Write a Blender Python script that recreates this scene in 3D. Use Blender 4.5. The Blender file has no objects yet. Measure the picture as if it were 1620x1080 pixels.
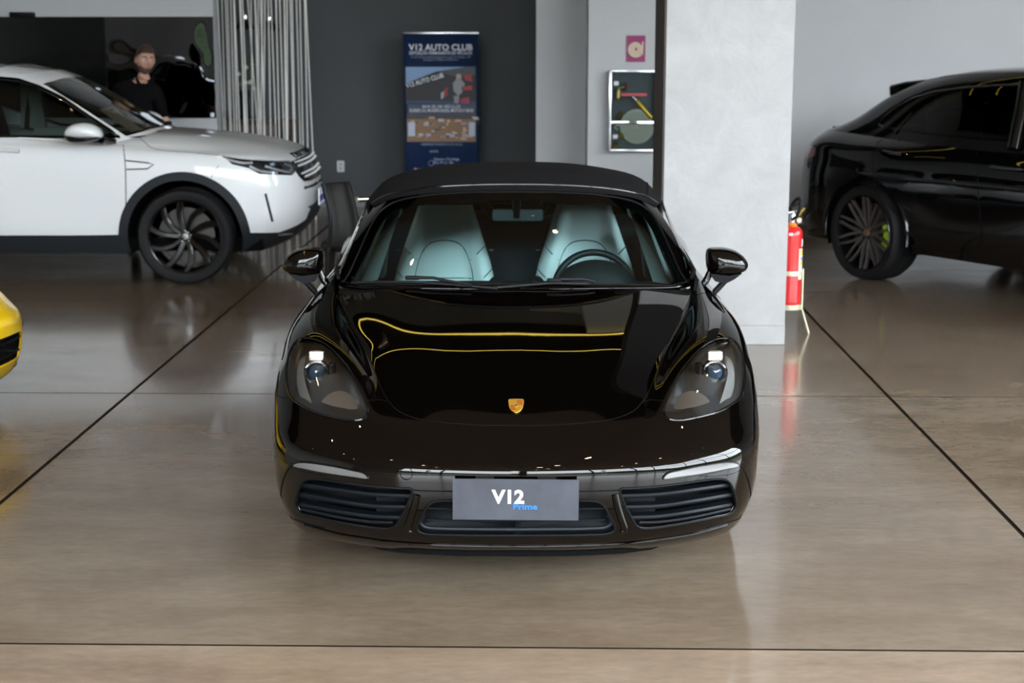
import bpy, bmesh, math, random
import numpy as np
from mathutils import Vector, Matrix, Quaternion
from mathutils.bvhtree import BVHTree
from mathutils.geometry import delaunay_2d_cdt
PI = math.pi
scene = bpy.context.scene
COL = scene.collection
# ------------------------------------------------------------------ camera
FPX = 2440.0                       # focal length in pixels of the 1620 x 1080 frame
PITCH = math.atan(472 / FPX)       # the horizon lies 472 px above the middle of the frame
CAMH = 1.82
cd = bpy.data.cameras.new('camera'); cam = bpy.data.objects.new('camera', cd); COL.objects.link(cam)
cam.location = (0, 0, CAMH); cam.rotation_euler = (PI / 2 - PITCH, 0, 0)
cd.sensor_width = 36.0; cd.lens = 36.0 * FPX / 1620
cd.clip_start = 0.05; cd.clip_end = 300
cd.dof.use_dof = True; cd.dof.focus_distance = 5.1; cd.dof.aperture_fstop = 4.5
scene.camera = cam
# ------------------------------------------------------------------ sky: bright overcast day outside the open front
world = bpy.data.worlds.new('world'); scene.world = world; world.use_nodes = True
wn = world.node_tree.nodes; wl = world.node_tree.links
bg = wn['Background']
bg.inputs['Color'].default_value = (0.87, 0.94, 1.0, 1)
bg.inputs['Strength'].default_value = 16.0
scene.view_settings.view_transform = 'Standard'
scene.view_settings.look = 'None'
scene.view_settings.gamma = 1.0
scene.view_settings.use_curve_mapping = False
scene.view_settings.exposure = 0.0
scene.cycles.max_bounces = 8
scene.cycles.transparent_max_bounces = 12
scene.cycles.caustics_reflective = False
scene.cycles.caustics_refractive = False
scene.cycles.sample_clamp_indirect = 6.0
scene.cycles.use_denoising = True

_c, _s = math.cos(PITCH), math.sin(PITCH)
def ray(px, py):
    a = (px - 810) / FPX; b = (py - 540) / FPX
    return Vector((a, _c - b * _s, -_s - b * _c))
def at_y(px, py, Y):
    r = ray(px, py); t = Y / r.y
    return Vector((r.x * t, Y, CAMH + r.z * t))
def at_z(px, py, Z):
    r = ray(px, py); t = (Z - CAMH) / r.z
    return Vector((r.x * t, r.y * t, Z))
def at_plane(px, py, P, N):
    r = ray(px, py); o = Vector((0, 0, CAMH)); P = Vector(P); N = Vector(N)
    return o + r * ((P - o).dot(N) / r.dot(N))
# ------------------------------------------------------------------ helpers
def tag(o, label=None, cat=None, group=None, kind=None):
    if label: o['label'] = label
    if cat: o['category'] = cat
    if group: o['group'] = group
    if kind: o['kind'] = kind
    return o
def empty(name, loc=(0, 0, 0), rz=0.0, label=None, cat=None, group=None):
    o = bpy.data.objects.new(name, None); COL.objects.link(o)
    o.location = loc; o.rotation_euler = (0, 0, rz); o.empty_display_size = 0.1
    return tag(o, label, cat, group)
def link(name, me, mat, parent=None, loc=None, rot=None):
    o = bpy.data.objects.new(name, me); COL.objects.link(o)
    if mat is not None and len(me.materials) == 0: me.materials.append(mat)
    if parent is not None: o.parent = parent
    if loc is not None: o.location = loc
    if rot is not None: o.rotation_euler = rot
    return o
def mesh(name, verts, faces, mat, parent=None, smooth=True, normals=None, loc=None, rot=None, auto=None):
    me = bpy.data.meshes.new(name)
    me.from_pydata([tuple(map(float, v)) for v in verts], [], [tuple(map(int, f)) for f in faces])
    if smooth: me.polygons.foreach_set('use_smooth', [True] * len(me.polygons))
    me.update()
    if auto is not None:
        me.set_sharp_from_angle(angle=math.radians(auto))
    if normals is not None:
        me.normals_split_custom_set_from_vertices([tuple(map(float, n)) for n in normals])
    return link(name, me, mat, parent, loc, rot)
def from_bm(name, bm, mat, parent=None, smooth=False, loc=None, rot=None, auto=None):
    me = bpy.data.meshes.new(name); bm.normal_update(); bm.to_mesh(me); bm.free()
    if smooth or auto is not None: me.polygons.foreach_set('use_smooth', [True] * len(me.polygons))
    if auto is not None: me.set_sharp_from_angle(angle=math.radians(auto))
    return link(name, me, mat, parent, loc, rot)
def bm_box(bm, c, size, bevel=0.0, rot=None, seg=2):
    r = bmesh.ops.create_cube(bm, size=1.0)
    vs = r['verts']
    bmesh.ops.scale(bm, vec=Vector(size), verts=vs)
    if bevel > 0:
        es = list({e for v in vs for e in v.link_edges})
        rb = bmesh.ops.bevel(bm, geom=es, offset=bevel, segments=seg, affect='EDGES', profile=0.5)
        vs = list({v for f in rb['faces'] for v in f.verts} | {v for v in vs if v.is_valid})
    if rot is not None:
        bmesh.ops.rotate(bm, cent=(0, 0, 0), matrix=rot.to_3x3() if hasattr(rot, 'to_3x3') else rot, verts=vs)
    bmesh.ops.translate(bm, vec=Vector(c), verts=vs)
    return vs
def box(name, c, size, mat, parent=None, bevel=0.0, rot=None, seg=2, loc=None, orot=None):
    bm = bmesh.new(); bm_box(bm, c, size, bevel, rot, seg)
    return from_bm(name, bm, mat, parent, loc=loc, rot=orot, auto=35 if bevel else None)
def frames(pts, closed=False):
    n = len(pts); T = []
    for i in range(n):
        a = pts[i - 1] if (i > 0 or closed) else pts[i]
        b = pts[(i + 1) % n] if (i < n - 1 or closed) else pts[i]
        t = (Vector(b) - Vector(a)); T.append(t.normalized() if t.length > 1e-9 else Vector((0, 0, 1)))
    up = Vector((0, 0, 1)) if abs(T[0].z) < 0.9 else Vector((1, 0, 0))
    N = [(up - T[0] * up.dot(T[0])).normalized()]
    for i in range(1, n):
        q = T[i - 1].rotation_difference(T[i]); N.append((q @ N[-1]).normalized())
    return T, N
def tube_geo(pts, r, seg=8, closed=False, flat=1.0):
    pts = [Vector(p) for p in pts]; T, N = frames(pts, closed); n = len(pts)
    V, F = [], []
    for i, p in enumerate(pts):
        B = T[i].cross(N[i]); ri = r[i] if hasattr(r, '__len__') else r
        for k in range(seg):
            a = 2 * PI * k / seg
            V.append(p + N[i] * (math.cos(a) * ri * flat) + B * (math.sin(a) * ri))
    m = n if closed else n - 1
    for i in range(m):
        for k in range(seg):
            j = (i + 1) % n
            F.append((i * seg + k, i * seg + (k + 1) % seg, j * seg + (k + 1) % seg, j * seg + k))
    if not closed:
        F.append(tuple(range(seg - 1, -1, -1))); F.append(tuple((n - 1) * seg + k for k in range(seg)))
    return V, F
def tube(name, pts, r, mat, parent=None, seg=8, closed=False, flat=1.0, auto=50):
    V, F = tube_geo(pts, r, seg, closed, flat)
    return mesh(name, V, F, mat, parent, auto=auto)
def join_geo(parts):
    V, F = [], []
    for v, f in parts:
        o = len(V); V += list(v); F += [tuple(i + o for i in q) for q in f]
    return V, F
def lathe_geo(prof, seg=32, axis='Z', closed=False):
    V, F = [], []; n = len(prof)
    for k in range(seg):
        a = 2 * PI * k / seg; c, s = math.cos(a), math.sin(a)
        for r, h in prof:
            if axis == 'Z': V.append(Vector((r * c, r * s, h)))
            elif axis == 'Y': V.append(Vector((r * c, h, r * s)))
            else: V.append(Vector((h, r * c, r * s)))
    m = n if closed else n - 1
    for k in range(seg):
        k2 = (k + 1) % seg
        for i in range(m):
            j = (i + 1) % n
            q = (k * n + i, k2 * n + i, k2 * n + j, k * n + j)
            F.append(q if axis in 'ZX' else q[::-1])
    return V, F
def lathe(name, prof, mat, parent=None, seg=32, axis='Z', closed=False, loc=None, rot=None, auto=40):
    V, F = lathe_geo(prof, seg, axis, closed)
    return mesh(name, V, F, mat, parent, loc=loc, rot=rot, auto=auto)
def prism_geo(poly, d0, d1, ax='Y'):
    """poly: 2-D outline (a,b) -> extruded along the third axis from d0 to d1"""
    n = len(poly)
    def P(a, b, d):
        return Vector((a, d, b)) if ax == 'Y' else (Vector((d, a, b)) if ax == 'X' else Vector((a, b, d)))
    V = [P(a, b, d0) for a, b in poly] + [P(a, b, d1) for a, b in poly]
    F = [tuple(range(n)), tuple(range(2 * n - 1, n - 1, -1))]
    for i in range(n):
        j = (i + 1) % n
        F.append((i, i + n, j + n, j))
    return V, F
def fix_normals(o):
    bm = bmesh.new(); bm.from_mesh(o.data); bmesh.ops.recalc_face_normals(bm, faces=bm.faces); bm.to_mesh(o.data); bm.free(); return o
def prism(name, poly, d0, d1, mat, parent=None, ax='Y', bevel=0.0, auto=30):
    V, F = prism_geo(poly, d0, d1, ax)
    o = mesh(name, V, F, mat, parent, smooth=bool(bevel), auto=auto if bevel else None); fix_normals(o)
    if bevel:
        m = o.modifiers.new('bevel', 'BEVEL'); m.width = bevel; m.segments = 2; m.limit_method = 'ANGLE'
    return o
def crom(pts, n=8, closed=False):
    P = [np.array(p, float) for p in pts]; out = []; m = len(P)
    rng = range(m) if closed else range(m - 1)
    for i in rng:
        p1, p2 = P[i], P[(i + 1) % m]
        p0 = P[i - 1] if (i > 0 or closed) else 2 * p1 - p2
        p3 = P[(i + 2) % m] if (i + 2 < m or closed) else 2 * p2 - p1
        d = [max(np.linalg.norm(b - a), 1e-6) ** 0.5 for a, b in ((p0, p1), (p1, p2), (p2, p3))]
        t0, t1 = 0, d[0]; t2 = t1 + d[1]; t3 = t2 + d[2]
        for k in range(n):
            t = t1 + (t2 - t1) * k / n
            a1 = (t1 - t) / (t1 - t0) * p0 + (t - t0) / (t1 - t0) * p1
            a2 = (t2 - t) / (t2 - t1) * p1 + (t - t1) / (t2 - t1) * p2
            a3 = (t3 - t) / (t3 - t2) * p2 + (t - t2) / (t3 - t2) * p3
            b1 = (t2 - t) / (t2 - t0) * a1 + (t - t0) / (t2 - t0) * a2
            b2 = (t3 - t) / (t3 - t1) * a2 + (t - t1) / (t3 - t1) * a3
            out.append((t2 - t) / (t2 - t1) * b1 + (t - t1) / (t2 - t1) * b2)
    if not closed: out.append(P[-1])
    return out
def rrect(w, h, r, n=5, cx=0, cy=0):
    out = []
    for sx, sy, a0 in ((1, 1, 0), (-1, 1, PI / 2), (-1, -1, PI), (1, -1, 1.5 * PI)):
        for k in range(n + 1):
            a = a0 + PI / 2 * k / n
            out.append((cx + sx * (w / 2 - r) + r * math.cos(a), cy + sy * (h / 2 - r) + r * math.sin(a)))
    return out
def text_mesh(name, body, size, mat, parent=None, bold=0.0, extr=0.0008, align='LEFT', width=None, loc=None, rot=None, shear=0.0, space=1.0):
    cu = bpy.data.curves.new('t', 'FONT'); cu.body = body; cu.size = size; cu.align_x = align
    cu.offset = bold * size; cu.extrude = extr; cu.shear = shear; cu.resolution_u = 3; cu.space_character = space
    o = bpy.data.objects.new('t', cu); COL.objects.link(o)
    dg = bpy.context.evaluated_depsgraph_get(); dg.update()
    me = bpy.data.meshes.new_from_object(o.evaluated_get(dg)); bpy.data.objects.remove(o)
    me.name = name
    if width and len(me.vertices):
        xs = [v.co.x for v in me.vertices]; k = width / (max(xs) - min(xs)); mid = (max(xs) + min(xs)) / 2
        for v in me.vertices:
            v.co.x = (v.co.x - (mid if align == 'CENTER' else min(xs))) * k
    me.materials.clear()
    return link(name, me, mat, parent, loc, rot)
# ------------------------------------------------------------------ materials (all procedural)
_M = {}
def mat(name, col=(0.8, 0.8, 0.8), rough=0.5, metal=0.0, coat=0.0, spec=0.5, emit=None, estr=0.0, trans=0.0, ior=1.45,
        noise=None, bump=None, coat_rough=0.03, aniso=0):
    """noise=(scale, amount, detail) colour variation; bump=(scale, strength, detail)"""
    if name in _M: return _M[name]
    m = bpy.data.materials.new(name); m.use_nodes = True; _M[name] = m
    nt = m.node_tree; b = nt.nodes['Principled BSDF']
    b.inputs['Base Color'].default_value = (*col, 1); b.inputs['Roughness'].default_value = rough
    b.inputs['Metallic'].default_value = metal; b.inputs['Coat Weight'].default_value = coat
    b.inputs['Coat Roughness'].default_value = coat_rough
    b.inputs['Specular IOR Level'].default_value = spec; b.inputs['IOR'].default_value = ior
    b.inputs['Transmission Weight'].default_value = trans
    if emit is not None:
        b.inputs['Emission Color'].default_value = (*emit, 1); b.inputs['Emission Strength'].default_value = estr
    if noise or bump:
        tc = nt.nodes.new('ShaderNodeTexCoord')
    if noise:
        n = nt.nodes.new('ShaderNodeTexNoise'); n.inputs['Scale'].default_value = noise[0]; n.inputs['Detail'].default_value = noise[2] if len(noise) > 2 else 4
        r = nt.nodes.new('ShaderNodeMapRange'); r.inputs['From Min'].default_value = 0.3; r.inputs['From Max'].default_value = 0.7
        r.inputs['To Min'].default_value = 1 - noise[1]; r.inputs['To Max'].default_value = 1 + noise[1]
        mx = nt.nodes.new('ShaderNodeVectorMath'); mx.operation = 'SCALE'; mx.inputs[0].default_value = col
        nt.links.new(tc.outputs['Object'], n.inputs['Vector']); nt.links.new(n.outputs['Fac'], r.inputs['Value'])
        nt.links.new(r.outputs['Result'], mx.inputs['Scale']); nt.links.new(mx.outputs['Vector'], b.inputs['Base Color'])
    if bump:
        n = nt.nodes.new('ShaderNodeTexNoise'); n.inputs['Scale'].default_value = bump[0]; n.inputs['Detail'].default_value = bump[2] if len(bump) > 2 else 3
        bp = nt.nodes.new('ShaderNodeBump'); bp.inputs['Strength'].default_value = bump[1]; bp.inputs['Distance'].default_value = 0.01
        nt.links.new(tc.outputs['Object'], n.inputs['Vector']); nt.links.new(n.outputs['Fac'], bp.inputs['Height']); nt.links.new(bp.outputs['Normal'], b.inputs['Normal'])
    return m
def glass(name, tint=(0.8, 0.9, 0.9), refl=1.0, ior=1.5, rough=0.0):
    """thin pane: clear tinted body plus a Fresnel reflection"""
    if name in _M: return _M[name]
    m = bpy.data.materials.new(name); m.use_nodes = True; _M[name] = m
    nt = m.node_tree; nt.nodes.remove(nt.nodes['Principled BSDF']); out = nt.nodes['Material Output']
    t = nt.nodes.new('ShaderNodeBsdfTransparent'); t.inputs['Color'].default_value = (*tint, 1)
    g = nt.nodes.new('ShaderNodeBsdfGlossy'); g.inputs['Roughness'].default_value = rough; g.inputs['Color'].default_value = (refl, refl, refl, 1)
    f = nt.nodes.new('ShaderNodeFresnel'); f.inputs['IOR'].default_value = ior
    x = nt.nodes.new('ShaderNodeMixShader')
    nt.links.new(f.outputs['Fac'], x.inputs['Fac']); nt.links.new(t.outputs[0], x.inputs[1]); nt.links.new(g.outputs[0], x.inputs[2])
    nt.links.new(x.outputs[0], out.inputs['Surface'])
    return m
BLACK_PAINT = mat('black_metallic_paint', (0.0016, 0.0012, 0.001), 0.45, 0.0, 1.0, 0.0, ior=1.5, coat_rough=0.012)
BLACK_PAINT2 = mat('deep_black_paint', (0.002, 0.002, 0.0025), 0.4, 0.0, 1.0, 0.0, coat_rough=0.01)
WHITE_PAINT = mat('white_paint', (0.76, 0.785, 0.80), 0.35, 0.0, 1.0, 0.5, coat_rough=0.02)
YELLOW_PAINT = mat('yellow_paint', (0.86, 0.55, 0.0), 0.3, 0.0, 1.0, 0.5, coat_rough=0.02)
GLOSS_BLACK = mat('gloss_black', (0.004, 0.004, 0.004), 0.08, 0, 0.0, 0.5)
MATTE_BLACK = mat('matte_black_plastic', (0.004, 0.0045, 0.0055), 0.55, spec=.2)
GREY_PLASTIC = mat('dark_grey_plastic', (0.006, 0.008, 0.0105), 0.5, spec=.15, bump=(900, 0.15))
VOID = mat('unlit_black_cavity', (0.002, 0.002, 0.002), 0.9, spec=0.1)
SEAM = mat('panel_gap_black', (0.001, 0.001, 0.001), 0.7, spec=0.2)
RUBBER = mat('tire_rubber', (0.008, 0.008, 0.009), 0.65, spec=.3, bump=(60, 0.08))
CHROME = mat('chrome', (0.75, 0.76, 0.78), 0.08, 1.0)
SILVER = mat('brushed_silver', (0.55, 0.56, 0.58), 0.25, 1.0)
WIND_GLASS = glass('green_tinted_windshield', (0.66, 0.86, 0.86), 0.9)
DARK_GLASS = glass('dark_tinted_glass', (0.10, 0.12, 0.12), 1.0)
SIDE_GLASS = glass('side_window_glass', (0.45, 0.55, 0.55), 0.9)
LENS_GLASS = glass('clear_lamp_lens', (0.93, 0.94, 0.95), 1.0)
# ------------------------------------------------------------------ the showroom (built along its own axes, turned 1.2 degrees against the camera)
GA = math.radians(-1.17)
def floor_mat(name, k):
    m = bpy.data.materials.new(name); m.use_nodes = True; nt = m.node_tree; b = nt.nodes['Principled BSDF']; L = nt.links
    tc = nt.nodes.new('ShaderNodeTexCoord'); geo = nt.nodes.new('ShaderNodeNewGeometry')
    mp = nt.nodes.new('ShaderNodeMapping'); mp.inputs['Scale'].default_value = (.55, 1.35, 1); L.new(geo.outputs['Position'], mp.inputs['Vector'])
    def noise(sc, det, rough=.55):
        n = nt.nodes.new('ShaderNodeTexNoise'); n.inputs['Scale'].default_value = sc; n.inputs['Detail'].default_value = det; n.inputs['Roughness'].default_value = rough
        L.new(mp.outputs['Vector'], n.inputs['Vector']); return n
    n1 = noise(.55, 6, .62); n2 = noise(3.2, 8, .7); n3 = noise(26, 4, .6)
    r1 = nt.nodes.new('ShaderNodeValToRGB'); e = r1.color_ramp.elements
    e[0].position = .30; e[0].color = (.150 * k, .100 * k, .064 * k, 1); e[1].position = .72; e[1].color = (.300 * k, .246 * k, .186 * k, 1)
    L.new(n1.outputs['Fac'], r1.inputs['Fac'])
    r2 = nt.nodes.new('ShaderNodeMapRange'); r2.inputs[1].default_value = .35; r2.inputs[2].default_value = .7; r2.inputs[3].default_value = .84; r2.inputs[4].default_value = 1.12
    L.new(n2.outputs['Fac'], r2.inputs[0])
    r3 = nt.nodes.new('ShaderNodeMapRange'); r3.inputs[1].default_value = .3; r3.inputs[2].default_value = .7; r3.inputs[3].default_value = .90; r3.inputs[4].default_value = 1.08
    L.new(n3.outputs['Fac'], r3.inputs[0])
    mm = nt.nodes.new('ShaderNodeMath'); mm.operation = 'MULTIPLY'; L.new(r2.outputs[0], mm.inputs[0]); L.new(r3.outputs[0], mm.inputs[1])
    sc = nt.nodes.new('ShaderNodeVectorMath'); sc.operation = 'SCALE'; L.new(r1.outputs['Color'], sc.inputs[0]); L.new(mm.outputs[0], sc.inputs['Scale'])
    L.new(sc.outputs[0], b.inputs['Base Color'])
    rr = nt.nodes.new('ShaderNodeMapRange'); rr.inputs[1].default_value = .3; rr.inputs[2].default_value = .7; rr.inputs[3].default_value = .16; rr.inputs[4].default_value = .26
    L.new(n2.outputs['Fac'], rr.inputs[0]); L.new(rr.outputs[0], b.inputs['Roughness'])
    b.inputs['Specular IOR Level'].default_value = .4; b.inputs['Coat Weight'].default_value = .45; b.inputs['Coat Roughness'].default_value = .09
    bp = nt.nodes.new('ShaderNodeBump'); bp.inputs['Strength'].default_value = .003; bp.inputs['Distance'].default_value = .01
    L.new(n2.outputs['Fac'], bp.inputs['Height']); L.new(bp.outputs[0], b.inputs['Normal'])
    return m
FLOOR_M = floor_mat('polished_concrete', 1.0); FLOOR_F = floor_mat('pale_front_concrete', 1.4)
def gp(px, py):
    p = at_z(px, py, 0); return Vector((p.x * math.cos(GA) + p.y * math.sin(GA), -p.x * math.sin(GA) + p.y * math.cos(GA), 0))
room = (math.cos(GA), math.sin(GA))
def W(gx, gy, z=0.0):      # room axes -> world
    return Vector((gx * math.cos(GA) - gy * math.sin(GA), gx * math.sin(GA) + gy * math.cos(GA), z))
# joints of the slab: x lines through the two long joints, y lines through the two cross joints
jxl = (gp(100, 711).x + gp(330, 517).x) / 2; jxr = (gp(1390, 610).x + gp(1560, 787).x) / 2
jy1 = (gp(150, 622.5).y + gp(1450, 626.5).y) / 2; jy0 = (gp(100, 1018.5).y + gp(1500, 1029).y) / 2
step_x = jxr - jxl; step_y = jy1 - jy0
print('joints', jxl, jxr, jy0, jy1)
xs = [jxl - 2 * step_x, jxl - step_x, jxl, jxr, jxr + step_x, jxr + 2 * step_x]
ys = [-9.0, jy0 - 2 * step_y, jy0 - step_y, jy0, jy1, jy1 + step_y, jy1 + 2 * step_y, 19.5]
ys = sorted(y for y in ys)
JOINT = mat('joint_dark', (.022, .017, .013), 1.0, spec=0.0)
floor = mesh('floor', [W(xs[0], ys[0], -.004), W(xs[-1], ys[0], -.004), W(xs[-1], ys[-1], -.004), W(xs[0], ys[-1], -.004)], [(0, 1, 2, 3)], JOINT, smooth=False)
tag(floor, kind='structure')
g = .0045
for i in range(len(xs) - 1):
    for j in range(len(ys) - 1):
        a, b, c, d = xs[i] + 2.2 * g, xs[i + 1] - 2.2 * g, ys[j] + 1.4 * g, ys[j + 1] - 1.4 * g
        V = [W(a, c), W(b, c), W(b, d), W(a, d)]; V += [v + Vector((0, 0, -.0035)) for v in V]
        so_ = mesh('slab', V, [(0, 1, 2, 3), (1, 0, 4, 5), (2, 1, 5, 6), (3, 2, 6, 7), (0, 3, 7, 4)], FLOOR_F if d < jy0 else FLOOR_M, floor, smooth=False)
        so_.data.materials.append(JOINT)
        for k_ in range(1, 5): so_.data.polygons[k_].material_index = 1
CEIL = 6.0
DARKW = mat('dark_grey_wall', (.076, .082, .087), .75, noise=(1.3, .05), bump=(180, .05))
LIGHTW = mat('light_grey_wall', (.48, .49, .50), .75, noise=(1.1, .03), bump=(180, .05))
BASEB = mat('grey_skirting', (.17, .165, .155), .6)
def slab_wall(name, x0, x1, y0, y1, z0, z1, m, kind='structure'):
    """axis box in room axes"""
    V = [W(x, y, z) for z in (z0, z1) for x, y in ((x0, y0), (x1, y0), (x1, y1), (x0, y1))]
    o = mesh(name, V, [(3, 2, 1, 0), (4, 5, 6, 7), (0, 1, 5, 4), (1, 2, 6, 5), (2, 3, 7, 6), (3, 0, 4, 7)], m, smooth=False)
    return tag(o, kind=kind)
def gx_at(px, py, Y):
    p = at_y(px, py, Y); return p.x * math.cos(GA) + p.y * math.sin(GA)
YB = gp(560, 327).y          # dark back wall
YR = gp(1285, 375).y         # light wall on the right
XL, XR = xs[0] + .2, xs[-1] - .2
x848 = gx_at(848, 150, YR + .6); x930 = gx_at(930, 150, YR)
print('walls', YB, YR, x848, x930)
slab_wall('wall_back', XL, x848 + .1, YB, YB + .2, 0, CEIL, DARKW)
slab_wall('wall_niche', x848, x930 + .15, YR + .62, YB, 0, CEIL, LIGHTW)
slab_wall('wall_right_back', x930, XR + .2, YR, YR + .62, 0, CEIL, LIGHTW)
slab_wall('baseboard_right', x930, XR, YR - .015, YR, 0, .125, BASEB)
slab_wall('baseboard_back', XL, x848, YB - .015, YB, 0, .10, mat('pale_skirting', (.25, .26, .26), .6))
slab_wall('wall_left', XL - .2, XL, -4.0, YB, 0, CEIL, LIGHTW)
slab_wall('wall_front_blocker', XL, -5.3, -4.0, -3.85, 0, CEIL, LIGHTW)  # unseen wall added to cut the daylight on the left
slab_wall('wall_right', XR, XR + .2, 8.6, YR, 0, CEIL, LIGHTW)
# ceiling: pale concrete near the open front, black further in
YC = 9.6
slab_wall('ceiling', XL - .2, XR + .2, -4.0, YC, CEIL, CEIL + .2, mat('brown_grey_ceiling', (.36, .31, .265), .9))
slab_wall('ceiling_deep', XL - .2, XR + .2, 14.95, YB + .2, CEIL, CEIL + .2, mat('grey_soffit', (.36, .36, .355), .9))
slab_wall('ceiling_back', XL - .2, XR + .2, YC, 14.95, CEIL, CEIL + .2, mat('black_ceiling', (.004, .004, .004), .95, spec=.1))
for i, gy in enumerate((-1.0, 2.2, 5.4, 8.5)): slab_wall('trim_%d' % (i + 7), XR, XR + .12, gy - .06, gy + .06, 0, CEIL, mat('dark_post', (.04, .04, .042), .5))
slab_wall('trim_11', XR, XR + .12, -3.9, 8.5, 3.6, 3.75, mat('dark_post'))
# open front: posts and a head beam, bright forecourt outside
POSTM = mat('dark_post', (.04, .04, .042), .5)
for i, gx in enumerate((-5.24, -2.6, 0.2, 3.0, 5.8, 8.5)):
    slab_wall('trim_%d' % (i + 1), gx - .06, gx + .06, -4.0, -3.85, 0, CEIL, POSTM)
slab_wall('trim_12', -5.2, XR, -4.0, -3.85, 3.6, 3.75, POSTM)
fc = mesh('floor_forecourt', [W(-60, -60, -.06), W(60, -60, -.06), W(60, 40, -.06), W(-60, 40, -.06)], [(0, 1, 2, 3)], mat('forecourt_asphalt', (.085, .083, .08), .8, noise=(.3, .15)), smooth=False)
tag(fc, kind='structure')
opp = slab_wall('hedge_opposite', -45, 45, -31, -30, -.06, 5.2, mat('hedge_green', (.035, .05, .02), .9, noise=(.6, .5)))  # unseen hedge, added to keep the low sky out of reflections
slab_wall('hedge_opposite_right', 33, 34, -30, 30, -.06, 5.2, mat('hedge_green'))  # same added hedge along the right
# pillar of trowelled plaster
def plaster():
    m = bpy.data.materials.new('trowelled_plaster'); m.use_nodes = True; nt = m.node_tree; b = nt.nodes['Principled BSDF']; L = nt.links
    tc = nt.nodes.new('ShaderNodeNewGeometry')
    n = nt.nodes.new('ShaderNodeTexNoise'); n.inputs['Scale'].default_value = 4.2; n.inputs['Detail'].default_value = 10; n.inputs['Roughness'].default_value = .66; n.inputs['Distortion'].default_value = .5
    L.new(tc.outputs['Position'], n.inputs['Vector'])
    r = nt.nodes.new('ShaderNodeValToRGB'); e = r.color_ramp.elements; e[0].position = .28; e[0].color = (.36, .365, .37, 1); e[1].position = .62; e[1].color = (.43, .437, .442, 1)
    L.new(n.outputs['Fac'], r.inputs['Fac']); L.new(r.outputs['Color'], b.inputs['Base Color']); b.inputs['Roughness'].default_value = .6
    bp = nt.nodes.new('ShaderNodeBump'); bp.inputs['Strength'].default_value = .25; bp.inputs['Distance'].default_value = .02; L.new(n.outputs['Fac'], bp.inputs['Height']); L.new(bp.outputs[0], b.inputs['Normal'])
    return m
PLAST = plaster()
yp = gp(1150, 545).y; pa = at_z(1240, 545, 0); xr_p = gp(1240, 545).x
# left front edge of the pillar: x = 1050 at y = 290
q = at_y(1050, 290, (W(0, yp)).y); xl_p = q.x * math.cos(GA) + q.y * math.sin(GA)
pil = empty('pillar', W((xl_p + xr_p) / 2, yp + .4), GA); tag(pil, kind='structure')
hw_ = (xr_p - xl_p) / 2
# depth from the shaded left face: about 13 px of it shows
ZP = 2.55
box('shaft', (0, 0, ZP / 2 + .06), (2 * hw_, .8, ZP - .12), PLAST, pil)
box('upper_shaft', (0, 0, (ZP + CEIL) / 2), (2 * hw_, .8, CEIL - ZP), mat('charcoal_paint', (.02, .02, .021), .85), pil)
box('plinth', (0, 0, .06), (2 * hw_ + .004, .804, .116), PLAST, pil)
box('side_shade', (-hw_ - .006, .0, ZP / 2), (.012, .79, ZP), mat('brown_side_shade', (.085, .075, .066), .7, noise=(4, .12)), pil)  # thin panel, puts the left face's shade into a dark brown colour
print('pillar', xl_p, xr_p, yp)
# ceiling spots and two yellow light lines
SPOT_E = mat('spot_glow', (1, .8, .5), .5, emit=(1, .68, .36), estr=260)
sp = [(x, y) for y in (-2.5, -.5, 1.5, 3.5, 5.5, 7.2) for x in (-6.6, -4.2, -2.0, .4, 2.6, 4.9, 7.0)]
sp += [(x, y) for y in (10.2, 12.2, 14.2) for x in (-6, -2.6, 1.3, 4.6)]
random.seed(4)
prof_h = lathe_geo([(.062, 0), (.062, -.10), (.052, -.10), (.045, -.03), (0, -.03)], 16); prof_b = lathe_geo([(0, -.035), (.043, -.036)], 16)
me_h = me_b = None
for k, (x, y) in enumerate(sp):
    x += random.uniform(-.25, .25); y += random.uniform(-.25, .25)
    e = empty('spotlight', W(x, y, CEIL)); e.parent = bpy.data.objects['ceiling' if y < YC else 'ceiling_back']
    if me_h is None:
        a = mesh('housing', prof_h[0], prof_h[1], POSTM, e); b = mesh('bulb', prof_b[0], prof_b[1], SPOT_E, e); me_h, me_b = a.data, b.data
    else:
        link('housing', me_h, None, e); link('bulb', me_b, None, e)
LED_E = mat('yellow_led', (1, .8, .2), .5, emit=(1, .72, .12), estr=5)
for nm, y0 in (('a', 13.75), ('b', 14.62)):
    o = mesh('led_strip', [W(-4.2, y0, CEIL - .021), W(4.0, y0, CEIL - .021), W(4.0, y0 + .006, CEIL - .021), W(-4.2, y0 + .006, CEIL - .021), W(-4.2, y0, CEIL - .001), W(4.0, y0, CEIL - .001), W(4.0, y0 + .006, CEIL - .001), W(-4.2, y0 + .006, CEIL - .001)],
             [(3, 2, 1, 0), (0, 1, 5, 4), (1, 2, 6, 5), (2, 3, 7, 6), (3, 0, 4, 7)], LED_E, smooth=False)
    tag(o, 'yellow light strip across the black ceiling, ' + ('nearer the front' if nm == 'a' else 'nearer the back wall'), 'light strip', 'ceiling light strips')
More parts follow.
